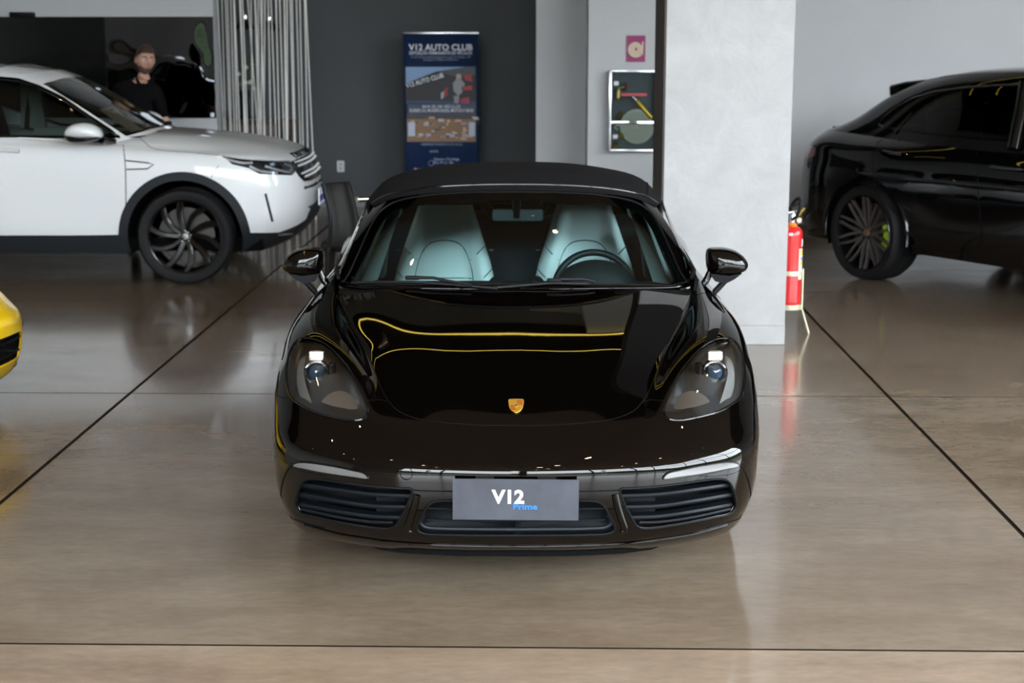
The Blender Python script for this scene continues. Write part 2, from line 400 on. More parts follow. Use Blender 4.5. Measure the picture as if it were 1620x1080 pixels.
# ------------------------------------------------------------------ car body surfaces: interpolating spline patches cut into panels
class Spl:
    """natural cubic spline basis: rows of B(t) are linear in the knot values"""
    def __init__(self, k):
        self.k = np.asarray(k, float); n = len(k); h = np.diff(self.k)
        A = np.zeros((n, n)); D = np.zeros((n, n)); A[0, 0] = A[-1, -1] = 1
        for i in range(1, n - 1):
            A[i, i - 1] = h[i - 1]; A[i, i] = 2 * (h[i - 1] + h[i]); A[i, i + 1] = h[i]
            D[i, i - 1] = 6 / h[i - 1]; D[i, i] = -6 / h[i - 1] - 6 / h[i]; D[i, i + 1] = 6 / h[i]
        self.M = np.linalg.solve(A, D); self.h = h; self.n = n
    def B(self, t):
        t = np.asarray(t, float); k = self.k; h = self.h
        i = np.clip(np.searchsorted(k, t, side='right') - 1, 0, self.n - 2)
        a = (k[i + 1] - t) / h[i]; b = 1 - a; N = len(t); W = np.zeros((N, self.n)); r = np.arange(N)
        W[r, i] += a; W[r, i + 1] += b
        W += ((a ** 3 - a) * h[i] ** 2 / 6)[:, None] * self.M[i] + ((b ** 3 - b) * h[i] ** 2 / 6)[:, None] * self.M[i + 1]
        return W
class Surf:
    """table[row][col] = (x, s, z): half of a car, x >= 0 outward, s from the nose backwards.
    The first / last column lies on the centre plane where mir0 / mir1 is set."""
    def __init__(self, table, mir0=True, mir1=True, step=0.03, mirv=False):
        T = np.array(table, float); fl = np.array([-1, 1, 1.])
        k = 3
        ext = [T]
        if mir0: ext.insert(0, (T[:, 1:k + 1] * fl)[:, ::-1])
        if mir1: ext.append((T[:, -k - 1:-1] * fl)[:, ::-1])
        E_ = np.concatenate(ext, axis=1); off = k if mir0 else 0
        if mirv: E_ = np.concatenate([E_, (E_[-k - 1:-1] * fl)[::-1]], axis=0)
        du = np.linalg.norm(np.diff(E_, axis=1), axis=2).mean(0); dv = np.linalg.norm(np.diff(E_, axis=0), axis=2).mean(1)
        ku = np.concatenate([[0], np.cumsum(du)]); ku -= ku[off]
        kv = np.concatenate([[0], np.cumsum(dv)])
        self.E = E_; self.su = Spl(ku); self.sv = Spl(kv)
        self.ku = ku[off:off + T.shape[1]]; self.kv = kv[:T.shape[0]]
        self.U = self.ku[-1]; self.V = self.kv[-1]
        nu = int(self.U / step) + 2; nv = int(self.V / step) + 2
        us = np.linspace(0, self.U, nu); vs = np.linspace(0, self.V, nv)
        uu, vv = np.meshgrid(us, vs); self.dense_uv = np.stack([uu.ravel(), vv.ravel()], 1)
        P = self.ev(self.dense_uv)
        tr = []
        for j in range(nv - 1):
            for i in range(nu - 1):
                a = j * nu + i; tr += [(a, a + 1, a + nu + 1), (a, a + nu + 1, a + nu)]
        self.tr = tr; self.P = P
        self.bvh = BVHTree.FromPolygons([Vector(p) for p in P], tr)
    def ev(self, uv):
        uv = np.asarray(uv, float)
        Bu = self.su.B(uv[:, 0]); Bv = self.sv.B(uv[:, 1])
        return np.einsum('ni,nj,ijk->nk', Bv, Bu, self.E, optimize=True)
    def nrm(self, uv, e=2e-3):
        uv = np.asarray(uv, float)
        a = self.ev(uv + [e, 0]) - self.ev(uv - [e, 0]); b = self.ev(uv + [0, e]) - self.ev(uv - [0, e])
        n = np.cross(a, b); n /= np.linalg.norm(n, axis=1)[:, None] + 1e-12
        return n
    def hit(self, o, d):
        loc, n, i, dist = self.bvh.ray_cast(Vector(o), Vector(d).normalized())
        if loc is None: return None
        a, b, c = self.tr[i]; A, B, C = (self.P[q] for q in (a, b, c)); p = np.array(loc)
        v0, v1, v2 = B - A, C - A, p - A
        d00, d01, d11, d20, d21 = v0 @ v0, v0 @ v1, v1 @ v1, v2 @ v0, v2 @ v1
        den = d00 * d11 - d01 * d01
        if abs(den) < 1e-14: return self.dense_uv[a]
        w1 = (d11 * d20 - d01 * d21) / den; w2 = (d00 * d21 - d01 * d20) / den
        return (1 - w1 - w2) * self.dense_uv[a] + w1 * self.dense_uv[b] + w2 * self.dense_uv[c]
def inpoly(P, poly):
    P = np.asarray(P); x, y = P[:, 0], P[:, 1]; ins = np.zeros(len(P), bool); n = len(poly)
    for i in range(n):
        x0, y0 = poly[i]; x1, y1 = poly[(i + 1) % n]
        if y0 == y1: continue
        c = ((y0 > y) != (y1 > y)) & (x < (x1 - x0) * (y - y0) / (y1 - y0) + x0)
        ins ^= c
    return ins
class Body:
    """placement of one car: local (x, s, z) -> world; 'side' is the half that the picks below lie on"""
    def __init__(self, root, side=1):
        self.root = root; self.side = side
        bpy.context.view_layer.update()
        self.Mi = root.matrix_world.inverted()
    def px_ray(self, px, py):
        o = self.Mi @ Vector((0, 0, CAMH)); d = self.Mi.to_3x3() @ ray(px, py)
        # the meshes are stored as local X = x * side, Y = s, Z = z
        return Vector((o.x * self.side, o.y, o.z)), Vector((d.x * self.side, d.y, d.z))
    def uv_px(self, surf, pts, closed=True, n=4, smooth=True):
        P = crom(pts, n, closed) if smooth else [np.array(p, float) for p in pts]
        out = []
        for p in P:
            o, d = self.px_ray(p[0], p[1]); h = surf.hit(o, d)
            if h is not None: out.append(np.array(h))
        return out
    def uv_side(self, surf, pts, closed=True, n=3, smooth=False):
        P = crom(pts, n, closed) if smooth else [np.array(p, float) for p in pts]
        out = []
        for p in P:
            h = surf.hit((3, p[0], p[1]), (-1, 0, 0))
            if h is not None: out.append(np.array(h))
        return out
    def uv_top(self, surf, pts):
        out = []
        for p in pts:
            h = surf.hit((p[0], p[1], 3), (0, 0, -1))
            if h is not None: out.append(np.array(h))
        return out
def cut(surf, regions, lines=(), fine=0.022, coarse=0.05, ufine=1.7):
    """regions: list of (name, uv polygon); later regions win.  Returns uv points, triangles, per-triangle names"""
    us = np.concatenate([np.arange(0, min(ufine, surf.U), fine), np.arange(ufine, surf.U, coarse)]) if ufine < surf.U else np.arange(0, surf.U, fine)
    us[0] = 0
    if surf.U - us[-1] < 0.4 * fine: us[-1] = surf.U
    else: us = np.append(us, surf.U)
    vs = np.linspace(0, surf.V, int(surf.V / fine) + 2)
    uu, vv = np.meshgrid(us, vs); G = np.stack([uu.ravel(), vv.ravel()], 1)
    bnd = (G[:, 0] == 0) | (G[:, 0] == surf.U) | (G[:, 1] == 0) | (G[:, 1] >= surf.V - 1e-9)
    pts, edges = [], []
    keep = np.ones(len(G), bool)
    for name, poly in regions:
        q = [np.array((min(max(p[0], 0), surf.U), min(max(p[1], 0), surf.V))) for p in poly]
        r = [q[0]]
        for p in q[1:]:
            if np.linalg.norm(p - r[-1]) > 1e-4: r.append(p)
        if np.linalg.norm(r[0] - r[-1]) < 1e-4: r.pop()
        # split long segments
        rr = []
        for i in range(len(r)):
            a, b = r[i], r[(i + 1) % len(r)]; m = max(1, int(np.linalg.norm(b - a) / (fine * 1.5)))
            for k in range(m): rr.append(a + (b - a) * k / m)
        o = len(pts); pts += rr; edges += [(o + i, o + (i + 1) % len(rr)) for i in range(len(rr))]
        A = np.array(rr); B = np.roll(A, -1, 0)
        for a, b in zip(A, B):
            ab = b - a; L = ab @ ab + 1e-12
            t = np.clip(((G - a) @ ab) / L, 0, 1); dd = np.linalg.norm(G - a - t[:, None] * ab, axis=1)
            keep &= ~((dd < fine * 0.35) & ~bnd)
    G = G[keep]
    allp = [Vector((float(p[0]), float(p[1]))) for p in pts] + [Vector((float(p[0]), float(p[1]))) for p in G]
    vo, eo, fo, *_ = delaunay_2d_cdt(allp, edges, [], 0, 1e-6)
    uv = np.array([(v.x, v.y) for v in vo]); tri = np.array([f for f in fo if len(f) == 3])
    cen = uv[tri].mean(1); lab = np.array(['body'] * len(tri), dtype=object)
    for name, poly in regions:
        lab[inpoly(cen, poly)] = name
    # drop slivers on the hull
    ar = np.abs((uv[tri[:, 1], 0] - uv[tri[:, 0], 0]) * (uv[tri[:, 2], 1] - uv[tri[:, 0], 1]) - (uv[tri[:, 2], 0] - uv[tri[:, 0], 0]) * (uv[tri[:, 1], 1] - uv[tri[:, 0], 1]))
    ok = ar > 1e-10
    return uv, tri[ok], lab[ok]
def emit(surf, cutres, names, oname, material, root, sides=(1, -1), offset=0.0, joined=True, flange=0.0):
    """make mesh object(s) of the triangles whose name is in names; joined = both halves in one object"""
    uv, tri, lab = cutres
    sel = np.isin(lab.astype(str), list(names)); t = tri[sel]
    if len(t) == 0: print('EMPTY PART', oname); return []
    used, inv = np.unique(t.ravel(), return_inverse=True); t = inv.reshape(-1, 3)
    # drop stray slivers: keep connected pieces that hold at least 2 % of the triangles
    lb = np.arange(len(used))
    for _ in range(400):
        m3 = np.minimum.reduce([lb[t[:, 0]], lb[t[:, 1]], lb[t[:, 2]]]); nb_ = lb.copy()
        for k in range(3): np.minimum.at(nb_, t[:, k], m3)
        nb_ = nb_[nb_]
        if (nb_ == lb).all(): break
        lb = nb_
    rid, cnt = np.unique(lb[t[:, 0]], return_counts=True); keepid = rid[cnt >= .05 * len(t)]
    t = t[np.isin(lb[t[:, 0]], keepid)]
    u2, inv = np.unique(t.ravel(), return_inverse=True); t = inv.reshape(-1, 3); used = used[u2]; q = uv[used]
    P = surf.ev(q); N = surf.nrm(q)
    # make normals point outward (away from the car's axis at mid height)
    ref = P - np.array([0, np.clip(P[:, 1].mean(), .6, 3.6), 0.45])
    if (N * ref).sum(1).mean() < 0: N = -N
    P = P + N * offset
    f0 = np.cross(P[t[:, 1]] - P[t[:, 0]], P[t[:, 2]] - P[t[:, 0]])
    flip = (f0 * N[t[:, 0]]).sum(1) < 0
    t[flip] = t[flip][:, ::-1]
    if flange:
        from collections import Counter
        ed = Counter()
        for a, b, c in t:
            for e in ((a, b), (b, c), (c, a)): ed[tuple(sorted(e))] += 1
        be = [(a, b) for a, b, c in t for a, b in ((a, b), (b, c), (c, a)) if ed[tuple(sorted((a, b)))] == 1 and not (abs(q[a][0]) < 1e-6 and abs(q[b][0]) < 1e-6)]
        bv = sorted({v for e in be for v in e}); base = len(P)
        idx = {v: v for i, v in enumerate(bv)}; idx2 = {v: base + i for i, v in enumerate(bv)}
        P2 = P[bv] - N[bv] * flange
        Nf = np.zeros((len(bv), 3))
        for a, b in be:
            w = np.cross(P[b] - P[a], N[a]); w /= np.linalg.norm(w) + 1e-12
            Nf[bv.index(a)] += w; Nf[bv.index(b)] += w
        Nf /= np.linalg.norm(Nf, axis=1)[:, None] + 1e-12
        P = np.concatenate([P, P2]); N = np.concatenate([N, Nf])
        ft = []
        for a, b in be: ft += [(idx[b], idx[a], idx2[a]), (idx[b], idx2[a], idx2[b])]
        t = np.concatenate([t, np.array(ft)])
    res = []
    fl = np.array([-1, 1, 1.])
    if joined:
        Vs, Ns = list(P), list(N); Fs = [tuple(f) for f in t]; mp = {}
        if len(sides) == 2:
            for i, (a, b) in enumerate(zip(P, N)):
                if abs(a[0]) < 1e-4: mp[i] = i; Vs[i] = a * [0, 1, 1]; Ns[i] = b * [0, 1, 1]
                else: mp[i] = len(Vs); Vs.append(a * fl); Ns.append(b * fl)
            Fs += [tuple(mp[i] for i in f[::-1]) for f in t]
        res.append(mesh(oname, Vs, Fs, material, root, normals=Ns))
    else:
        for sd in sides:
            res.append(mesh(oname, P * (fl if sd < 0 else 1), [tuple(f if sd > 0 else f[::-1]) for f in t], material, root, normals=N * (fl if sd < 0 else 1)))
    return res
def on_surf(surf, uvs, off=0.0):
    q = np.array(uvs); P = surf.ev(q); N = surf.nrm(q)
    ref = P - np.array([0, np.clip(P[:, 1].mean(), .6, 3.6), 0.45])
    if (N * ref).sum() < 0: N = -N
    return [Vector(p) for p in P + N * off], [Vector(n) for n in N]
def mirx(pts): return [Vector((-p[0], p[1], p[2])) for p in pts]
def seam(surf, uvs, root, r=0.0022, closed=False, sides=(1, -1), m=None, name='panel_gap', off=-0.0008, centre=False):
    P, N = on_surf(surf, uvs, off)
    if centre and len(sides) == 2 and not closed:
        i0 = 0 if abs(P[0].x) < abs(P[-1].x) else -1
        pp = (mirx(P)[::-1] + P[1:]) if i0 == 0 else (P + mirx(P)[::-1][1:])
        return tube(name, pp, r, m or SEAM, root, 6)
    for sd in sides:
        tube(name, P if sd > 0 else mirx(P), r, m or SEAM, root, 6, closed)
def smoothstep(a, b, x):
    t = min(max((x - a) / (b - a), 0), 1); return t * t * (3 - 2 * t)
# ------------------------------------------------------------------ wheels shared by all the cars
def make_wheel(root, cx, cy, cz, R, rim, width, side, style='ten', rim_mat=None, spoke_mat=None, caliper=None, cap_mat=None, steer=0.0):
    """wheel > tire, rim (> spoke ...), hub_cap, brake_disc, brake_caliper; outer face towards local x*side"""
    w = bpy.data.objects.new('wheel', None); COL.objects.link(w); w.parent = root; w.location = (cx, cy, cz); w.empty_display_size = 0.1
    w.rotation_euler = (0, 0, steer + (0 if side > 0 else PI))
    h = width / 2; rim_mat = rim_mat or SILVER; spoke_mat = spoke_mat or rim_mat
    prof = [(rim * 0.97, -h * .86), (rim + (R - rim) * .35, -h * .98), (rim + (R - rim) * .75, -h), (R - .012, -h * .86), (R, -h * .70)]
    for k in range(-3, 4):
        y = k * h * .2
        if k in (-2, 0, 2): prof += [(R, y - .008), (R - .008, y - .005), (R - .008, y + .005), (R, y + .008)]
        else: prof += [(R, y)]
    prof += [(R, h * .70), (R - .012, h * .86), (rim + (R - rim) * .75, h), (rim + (R - rim) * .5, h * 1.0), (rim + (R - rim) * .30, h * .985), (rim * 1.0, h * .90)]
    lathe('tire', prof, RUBBER, w, 56, 'X')
    ri = lathe('rim', [(rim * 1.0, h * .90), (rim * .985, h * .93), (rim * .955, h * .90), (rim * .93, h * .7), (rim * .90, h * .2), (rim * .90, -h * .6), (rim * .97, -h * .86)], rim_mat, w, 56, 'X')
    lathe('brake_disc', [(0.0, h * .05), (rim * .76, h * .05), (rim * .76, -h * .05)], mat('brake_disc_steel', (.07, .065, .06), .45, .8), w, 40, 'X')
    if caliper:
        V, F = [], []
        a0, a1 = caliper[1]
        n = 8
        for i in range(n + 1):
            a = a0 + (a1 - a0) * i / n
            for r, x in ((rim * .52, h * .12), (rim * .52, h * .42), (rim * .8, h * .42), (rim * .8, h * .12)):
                V.append((x, r * math.cos(a), r * math.sin(a)))
        for i in range(n):
            for k in range(4):
                F.append((i * 4 + k, i * 4 + (k + 1) % 4, i * 4 + 4 + (k + 1) % 4, i * 4 + 4 + k))
        F += [(3, 2, 1, 0), tuple(n * 4 + k for k in range(4))]
        fix_normals(mesh('brake_caliper', V, F, caliper[0], w, smooth=False))
    hub = rim * .20
    def spoke_geo(path, wid, x_out, thick):
        """path in the (y,z) wheel plane, quad section"""
        V, F = [], []; n = len(path)
        for i, (y, z) in enumerate(path):
            a = path[max(i - 1, 0)]; b = path[min(i + 1, n - 1)]
            t = Vector((b[0] - a[0], b[1] - a[1])).normalized(); nn = Vector((-t.y, t.x)); ww = wid[i] if hasattr(wid, '__len__') else wid
            xo = x_out[i] if hasattr(x_out, '__len__') else x_out
            c = .25 * ww
            V += [(xo - thick, y - nn.x * ww, z - nn.y * ww), (xo - c, y - nn.x * ww, z - nn.y * ww), (xo, y - nn.x * ww * .6, z - nn.y * ww * .6),
                  (xo, y + nn.x * ww * .6, z + nn.y * ww * .6), (xo - c, y + nn.x * ww, z + nn.y * ww), (xo - thick, y + nn.x * ww, z + nn.y * ww)]
        for i in range(n - 1):
            for k in range(6):
                F.append((i * 6 + k, i * 6 + (k + 1) % 6, i * 6 + 6 + (k + 1) % 6, i * 6 + 6 + k))
        F += [tuple(range(5, -1, -1)), tuple((n - 1) * 6 + k for k in range(6))]
        return V, F
    def rotg(g, a):
        c, s = math.cos(a), math.sin(a)
        return [(x, y * c - z * s, y * s + z * c) for x, y, z in g[0]], g[1]
    protos = []
    if style == 'swirl':         # five pairs of curved blades, all sweeping the same way
        for k in range(5):
            for q, (bend, wd) in enumerate(((.34, .015), (.30, .017))):
                a0 = 2 * PI * k / 5 + PI / 2 + (q - .5) * .50
                path = []
                for i in range(8):
                    t = i / 7; r = hub * .7 + (rim * .95 - hub * .7) * t; a = a0 + (q - .5) * .16 * t - bend * t * t * .9
                    path.append((r * math.cos(a), r * math.sin(a)))
                protos.append(spoke_geo(path, [wd * (1.25 - .1 * i / 7 + .35 * (i / 7) ** 2) for i in range(8)], [h * .62 + h * .26 * (i / 7) for i in range(8)], .035))
    elif style == 'mesh':        # Y-shaped spokes, machined faces
        for k in range(10):
            a0 = 2 * PI * k / 10
            for sg in (-1, 1):
                path = []
                for i in range(6):
                    t = i / 5; r = hub * .8 + (rim * .95 - hub * .8) * t; a = a0 + sg * (.055 + .20 * max(0, t - .12) ** .9)
                    path.append((r * math.cos(a), r * math.sin(a)))
                protos.append(spoke_geo(path, [.011 - .003 * i / 5 for i in range(6)], [h * .60 + h * .28 * (i / 5) for i in range(6)], .03))
    else:
        for k in range(10):
            a0 = 2 * PI * k / 10
            path = [((hub * .8 + (rim * .95 - hub * .8) * i / 4) * math.cos(a0), (hub * .8 + (rim * .95 - hub * .8) * i / 4) * math.sin(a0)) for i in range(5)]
            protos.append(spoke_geo(path, .014, [h * .6 + h * .25 * i / 4 for i in range(5)], .03))
    for g in protos:
        fix_normals(mesh('spoke', g[0], g[1], spoke_mat, w, auto=30))
    lathe('hub', [(0, h * .62), (hub * .6, h * .62), (hub, h * .56), (hub * 1.05, h * .3), (hub, h * .1)], spoke_mat, w, 30, 'X')
    lathe('hub_cap', [(0, h * .70), (hub * .42, h * .69), (hub * .5, h * .62)], cap_mat or CHROME, w, 24, 'X')
    for k in range(5):
        a = 2 * PI * k / 5 + .3
        V, F = lathe_geo([(0, h * .70), (.006, h * .69), (.009, h * .60)], 8, 'X')
        mesh('lug_nut', [(v[0], v[1] + hub * .78 * math.cos(a), v[2] + hub * .78 * math.sin(a)) for v in V], F, CHROME if style == 'swirl' else MATTE_BLACK, w)
    return w
# ------------------------------------------------------------------ the black roadster
ROAD = empty('roadster', (0.013, 4.80, 0), 0, 'glossy black open-top sports car with a black fabric roof facing the camera', 'car')
RB = Body(ROAD, 1)
def road_table():
    F = [
     [(0,.14,.15),(.22,.145,.15),(.38,.16,.15),(.47,.18,.15),(.54,.21,.15),(.63,.26,.15),(.72,.33,.15),(.785,.43,.155),(.83,.60,.16),(.845,.95,.16),(.845,1.4,.16),(.845,2.0,.165),(.85,2.7,.17),(.86,3.3,.18),(.83,3.9,.2),(.70,4.22,.22),(.42,4.31,.22),(0,4.33,.22)],
     [(0,.06,.19),(.22,.066,.19),(.38,.10,.192),(.47,.125,.194),(.54,.148,.197),(.63,.19,.201),(.725,.262,.209),(.80,.36,.235),(.852,.56,.245),(.868,.95,.25),(.865,1.4,.25),(.858,2.0,.25),(.868,2.7,.26),(.89,3.3,.28),(.86,3.9,.3),(.73,4.25,.32),(.43,4.35,.32),(0,4.37,.32)],
     [(0,.022,.29),(.22,.028,.29),(.38,.052,.292),(.47,.074,.295),(.54,.097,.30),(.635,.145,.305),(.735,.225,.315),(.815,.345,.33),(.866,.56,.345),(.882,.95,.36),(.878,1.4,.36),(.86,2.0,.36),(.87,2.7,.37),(.9,3.3,.39),(.88,3.9,.42),(.75,4.27,.45),(.44,4.37,.45),(0,4.385,.45)],
     [(0,.002,.39),(.22,.009,.391),(.38,.033,.394),(.47,.057,.397),(.54,.082,.40),(.635,.132,.405),(.737,.213,.412),(.818,.335,.425),(.870,.56,.44),(.886,.95,.46),(.882,1.4,.46),(.862,2.0,.46),(.872,2.7,.47),(.902,3.3,.5),(.885,3.9,.53),(.755,4.26,.55),(.44,4.36,.56),(0,4.38,.56)],
     [(0,0,.460),(.22,.008,.462),(.38,.036,.465),(.47,.064,.468),(.54,.092,.470),(.635,.148,.474),(.735,.238,.478),(.813,.358,.485),(.870,.57,.505),(.888,.95,.53),(.885,1.4,.53),(.866,2.0,.53),(.874,2.7,.54),(.905,3.3,.57),(.885,3.9,.6),(.75,4.23,.63),(.44,4.33,.64),(0,4.35,.64)],
     [(0,.022,.484),(.22,.030,.486),(.38,.06,.490),(.47,.090,.494),(.54,.120,.498),(.63,.178,.504),(.725,.272,.511),(.805,.39,.52),(.868,.59,.545),(.888,.95,.58)],
     [(0,.12,.524),(.22,.127,.528),(.375,.15,.538),(.46,.175,.546),(.525,.205,.553),(.615,.26,.560),(.71,.345,.568),(.795,.455,.575),(.866,.62,.585),(.888,.96,.62)],
     [(0,.24,.567),(.22,.246,.570),(.37,.265,.580),(.45,.285,.590),(.515,.31,.603),(.60,.36,.617),(.695,.435,.632),(.785,.53,.638),(.862,.68,.64),(.887,.98,.66)],
     [(0,.45,.634),(.22,.45,.636),(.37,.455,.6355),(.455,.462,.634),(.522,.475,.660),(.615,.51,.690),(.71,.565,.708),(.80,.64,.705),(.862,.77,.68),(.886,1.02,.685)],
     [(0,.65,.686),(.24,.65,.686),(.41,.652,.6835),(.50,.655,.678),(.565,.662,.706),(.655,.685,.744),(.742,.725,.757),(.822,.79,.743),(.868,.89,.705),(.884,1.08,.70)],
     [(0,.9,.734),(.26,.9,.7335),(.46,.9,.7295),(.57,.9,.719),(.628,.907,.744),(.705,.92,.780),(.778,.95,.789),(.842,1.01,.768),(.872,1.11,.735),(.878,1.3,.715)],
     [(0,1.2,.786),(.28,1.2,.785),(.53,1.195,.779),(.652,1.19,.767),(.70,1.195,.785),(.757,1.21,.806),(.808,1.26,.806),(.838,1.34,.790),(.852,1.46,.778),(.855,1.6,.775),(.855,1.8,.775),(.848,2.2,.78),(.86,2.75,.80),(.885,3.3,.81),(.85,3.85,.80),(.74,4.15,.80),(.43,4.27,.80),(0,4.29,.80)],
     [(0,1.46,.829),(.3,1.46,.828),(.57,1.45,.820),(.705,1.44,.805),(.735,1.47,.815),(.757,1.53,.828),(.77,1.60,.838),(.775,1.68,.845),(.778,1.78,.85),(.78,1.9,.855),(.782,2.1,.862),(.785,2.4,.87),(.785,2.8,.885),(.76,3.3,.905),(.68,3.75,.89),(.55,3.95,.87),(.3,4.05,.86),(0,4.07,.86)]]
    w = [0.12, 0.28, 0.42, 0.55, 0.68, 0.82]
    for i in range(6):
        r = 5 + i
        for c in range(10, 18):
            a = np.array(F[4][c]); b = np.array(F[11][c]); p = a + (b - a) * w[i]
            p[0] += .018 * math.sin(PI * w[i]) if c < 15 else 0
            F[r].append(tuple(p))
    # sharpen the crease across the nose
    for c in range(8):
        x, s_, z = F[4][c]; F[4][c] = (x, s_, z + .0065); x, s_, z = F[5][c]; F[5][c] = (x, s_ - .0065, z - .0025)
    # a tight valley along the hood edge: one more column just outside it
    for r, row in enumerate(F):
        a, b = np.array(row[3]), np.array(row[4]); k = .38; p = a + (b - a) * k
        p[2] = a[2] + (b[2] - a[2]) * (.38 if r <= 6 else (.26 if r == 7 else .10))
        row.insert(4, tuple(p))
    return F
RS = Surf(road_table())
HOOD = [(817.6,461),(900,460.5),(1000,459),(1086,457),(1092,463),(1091,472),(1083,487),(1071,511),(1059,538),(1044.5,570),(1035.5,595.5),(1028,615),(1016,636),(1000,651),(967,663),(930,668),(874,672),(817.6,672.5)]
HLAMP = [(1148,535),(1133,537),(1118.5,543.7),(1103.7,555.6),(1089,572),(1075.6,590),(1063.7,613),(1056,631.5),(1051,646),(1052,656.7),(1058,662.6),(1074,665),(1104,660),(1133,652),(1157,640),(1170,630),(1176,616.7),(1178,599),(1177.5,576),(1173,557),(1165,543),(1157,536.5)]
DRL = [(1049,757),(1055,749),(1074,743.7),(1118.5,735),(1157,731),(1167,734),(1168,737),(1148,742),(1118.5,748),(1074,754.5)]
INTAKE = [(981,774),(983.7,786.7),(991,804.4),(1000,820.7),(1006,830),(1014,835),(1030,835.6),(1074,829.6),(1133,818),(1156,812),(1163,803),(1164,793),(1160,775),(1154,763),(1146.7,758.4),(1133,757.4),(1089,763),(1046,768.5),(1000,772)]
CENTRE = [(817.6,792),(880,792),(945,793),(955.6,800),(964,815),(972,829.6),(972,838),(963,843.7),(933,846),(870,847),(817.6,847)]
def uvfix(uv):      # clamp near-centre points onto the centre line
    return [np.array((0.0 if p[0] < .010 else p[0], p[1])) for p in uv]
u_hood = uvfix(RB.uv_px(RS, HOOD, closed=False)); u_lamp = RB.uv_px(RS, HLAMP); u_drl = RB.uv_px(RS, DRL)
u_int = RB.uv_px(RS, INTAKE); u_cen = uvfix(RB.uv_px(RS, CENTRE, closed=False))
arch = lambda cy, cz, R: [(cy + R * math.cos(a), cz + R * math.sin(a)) for a in np.linspace(0, 2 * PI, 48, endpoint=False)]
u_arch1 = RB.uv_side(RS, [p for p in arch(.90, .335, .372) if p[1] > .17] )
u_arch1 = [p for p in u_arch1]; u_arch1 = [np.array((u_arch1[-1][0], 0))] + [np.array((u_arch1[0][0], 0))] + u_arch1 if False else u_arch1
def close_down(uv):
    """arch polygon that runs off the lower edge of the patch"""
    a = sorted(uv, key=lambda p: p[0]); lo, hi = a[0], a[-1]
    return [np.array((lo[0], -0.01))] + a_order(uv) + [np.array((hi[0], -0.01))]
def a_order(uv): return sorted(uv, key=lambda p: p[0])
archpts = lambda cy, cz, R, z0=.19: [(cy - R * math.cos(a), cz + R * math.sin(a)) for a in np.linspace(-math.asin((cz - z0) / R), PI + math.asin((cz - z0) / R), 40)]
def arch_uv(body, surf, cy, cz, R, z0=.19):
    q = body.uv_side(surf, archpts(cy, cz, R, z0))
    return [np.array((q[0][0], -0.01))] + q + [np.array((q[-1][0], -0.01))]
u_a1 = arch_uv(RB, RS, .90, .335, .37); u_a2 = arch_uv(RB, RS, 3.375, .34, .375)
u_door = RB.uv_side(RS, [(1.62,.84),(1.56,.72),(1.52,.55),(1.53,.34),(1.6,.27),(2.6,.27),(2.72,.36),(2.85,.6),(2.87,.80),(2.8,.885),(2.4,.871)])
u_door = [np.array((p[0], p[1])) for p in u_door]
# the bumper: everything in front of the seams
sm1 = RB.uv_px(RS, [(1016,636),(1030,632),(1050,633)], closed=False); sm2 = RB.uv_px(RS, [(1174,627),(1184,629),(1192,625)], closed=False)
hood_front = u_hood[12 * 4:]          # from the hood corner to the centre
side_seam = RB.uv_side(RS, [(.60,.60),(.56,.52)])
arch_front = [p for p in u_a1 if p[0] < 1.2]
u_bump = [np.array((0, -0.01))] + [np.array((u_a1[1][0] + .05, -0.01)), u_a1[12]] + side_seam[::-1] + sm2[::-1] + sm1[::-1] + hood_front
rcut = cut(RS, [('bumper', u_bump), ('hood', u_hood), ('door', u_door), ('lamp', u_lamp), ('drl', u_drl), ('intake', u_int), ('centre', u_cen), ('arch', u_a1), ('arch', u_a2)], ufine=1.9)
emit(RS, rcut, ['body'], 'body_shell', BLACK_PAINT, ROAD, flange=.012)
emit(RS, rcut, ['bumper'], 'front_bumper', BLACK_PAINT, ROAD, flange=.012)
emit(RS, rcut, ['hood'], 'hood', BLACK_PAINT, ROAD, flange=.012, offset=.0012)
emit(RS, rcut, ['door'], 'door', BLACK_PAINT, ROAD, flange=.01, joined=False)
seam(RS, u_hood[4:], ROAD, name='hood_gap', r=.0022, centre=True); seam(RS, sm1, ROAD, r=.0016, name='bumper_gap'); seam(RS, sm2, ROAD, r=.0016, name='fender_gap')
seam(RS, u_door, ROAD, closed=True, name='door_gap')
blade = RB.uv_px(RS, [(1169,735),(1178,745),(1185,764),(1188,787),(1187,800),(1178,815),(1160,823),(1120,834)], closed=False)
seam(RS, blade, ROAD, r=.0035, name='blade_gap')
# bright rounded lower edge of the bumper corner and of the lip
lipl = RB.uv_px(RS, [(830,863),(900,862),(1000,857.5),(1060,850),(1100,843),(1150,829)], closed=False)
seam(RS, [np.array((0, lipl[0][1]))] + lipl, ROAD, r=.004, m=BLACK_PAINT, name='lip_edge', off=.001, centre=True)
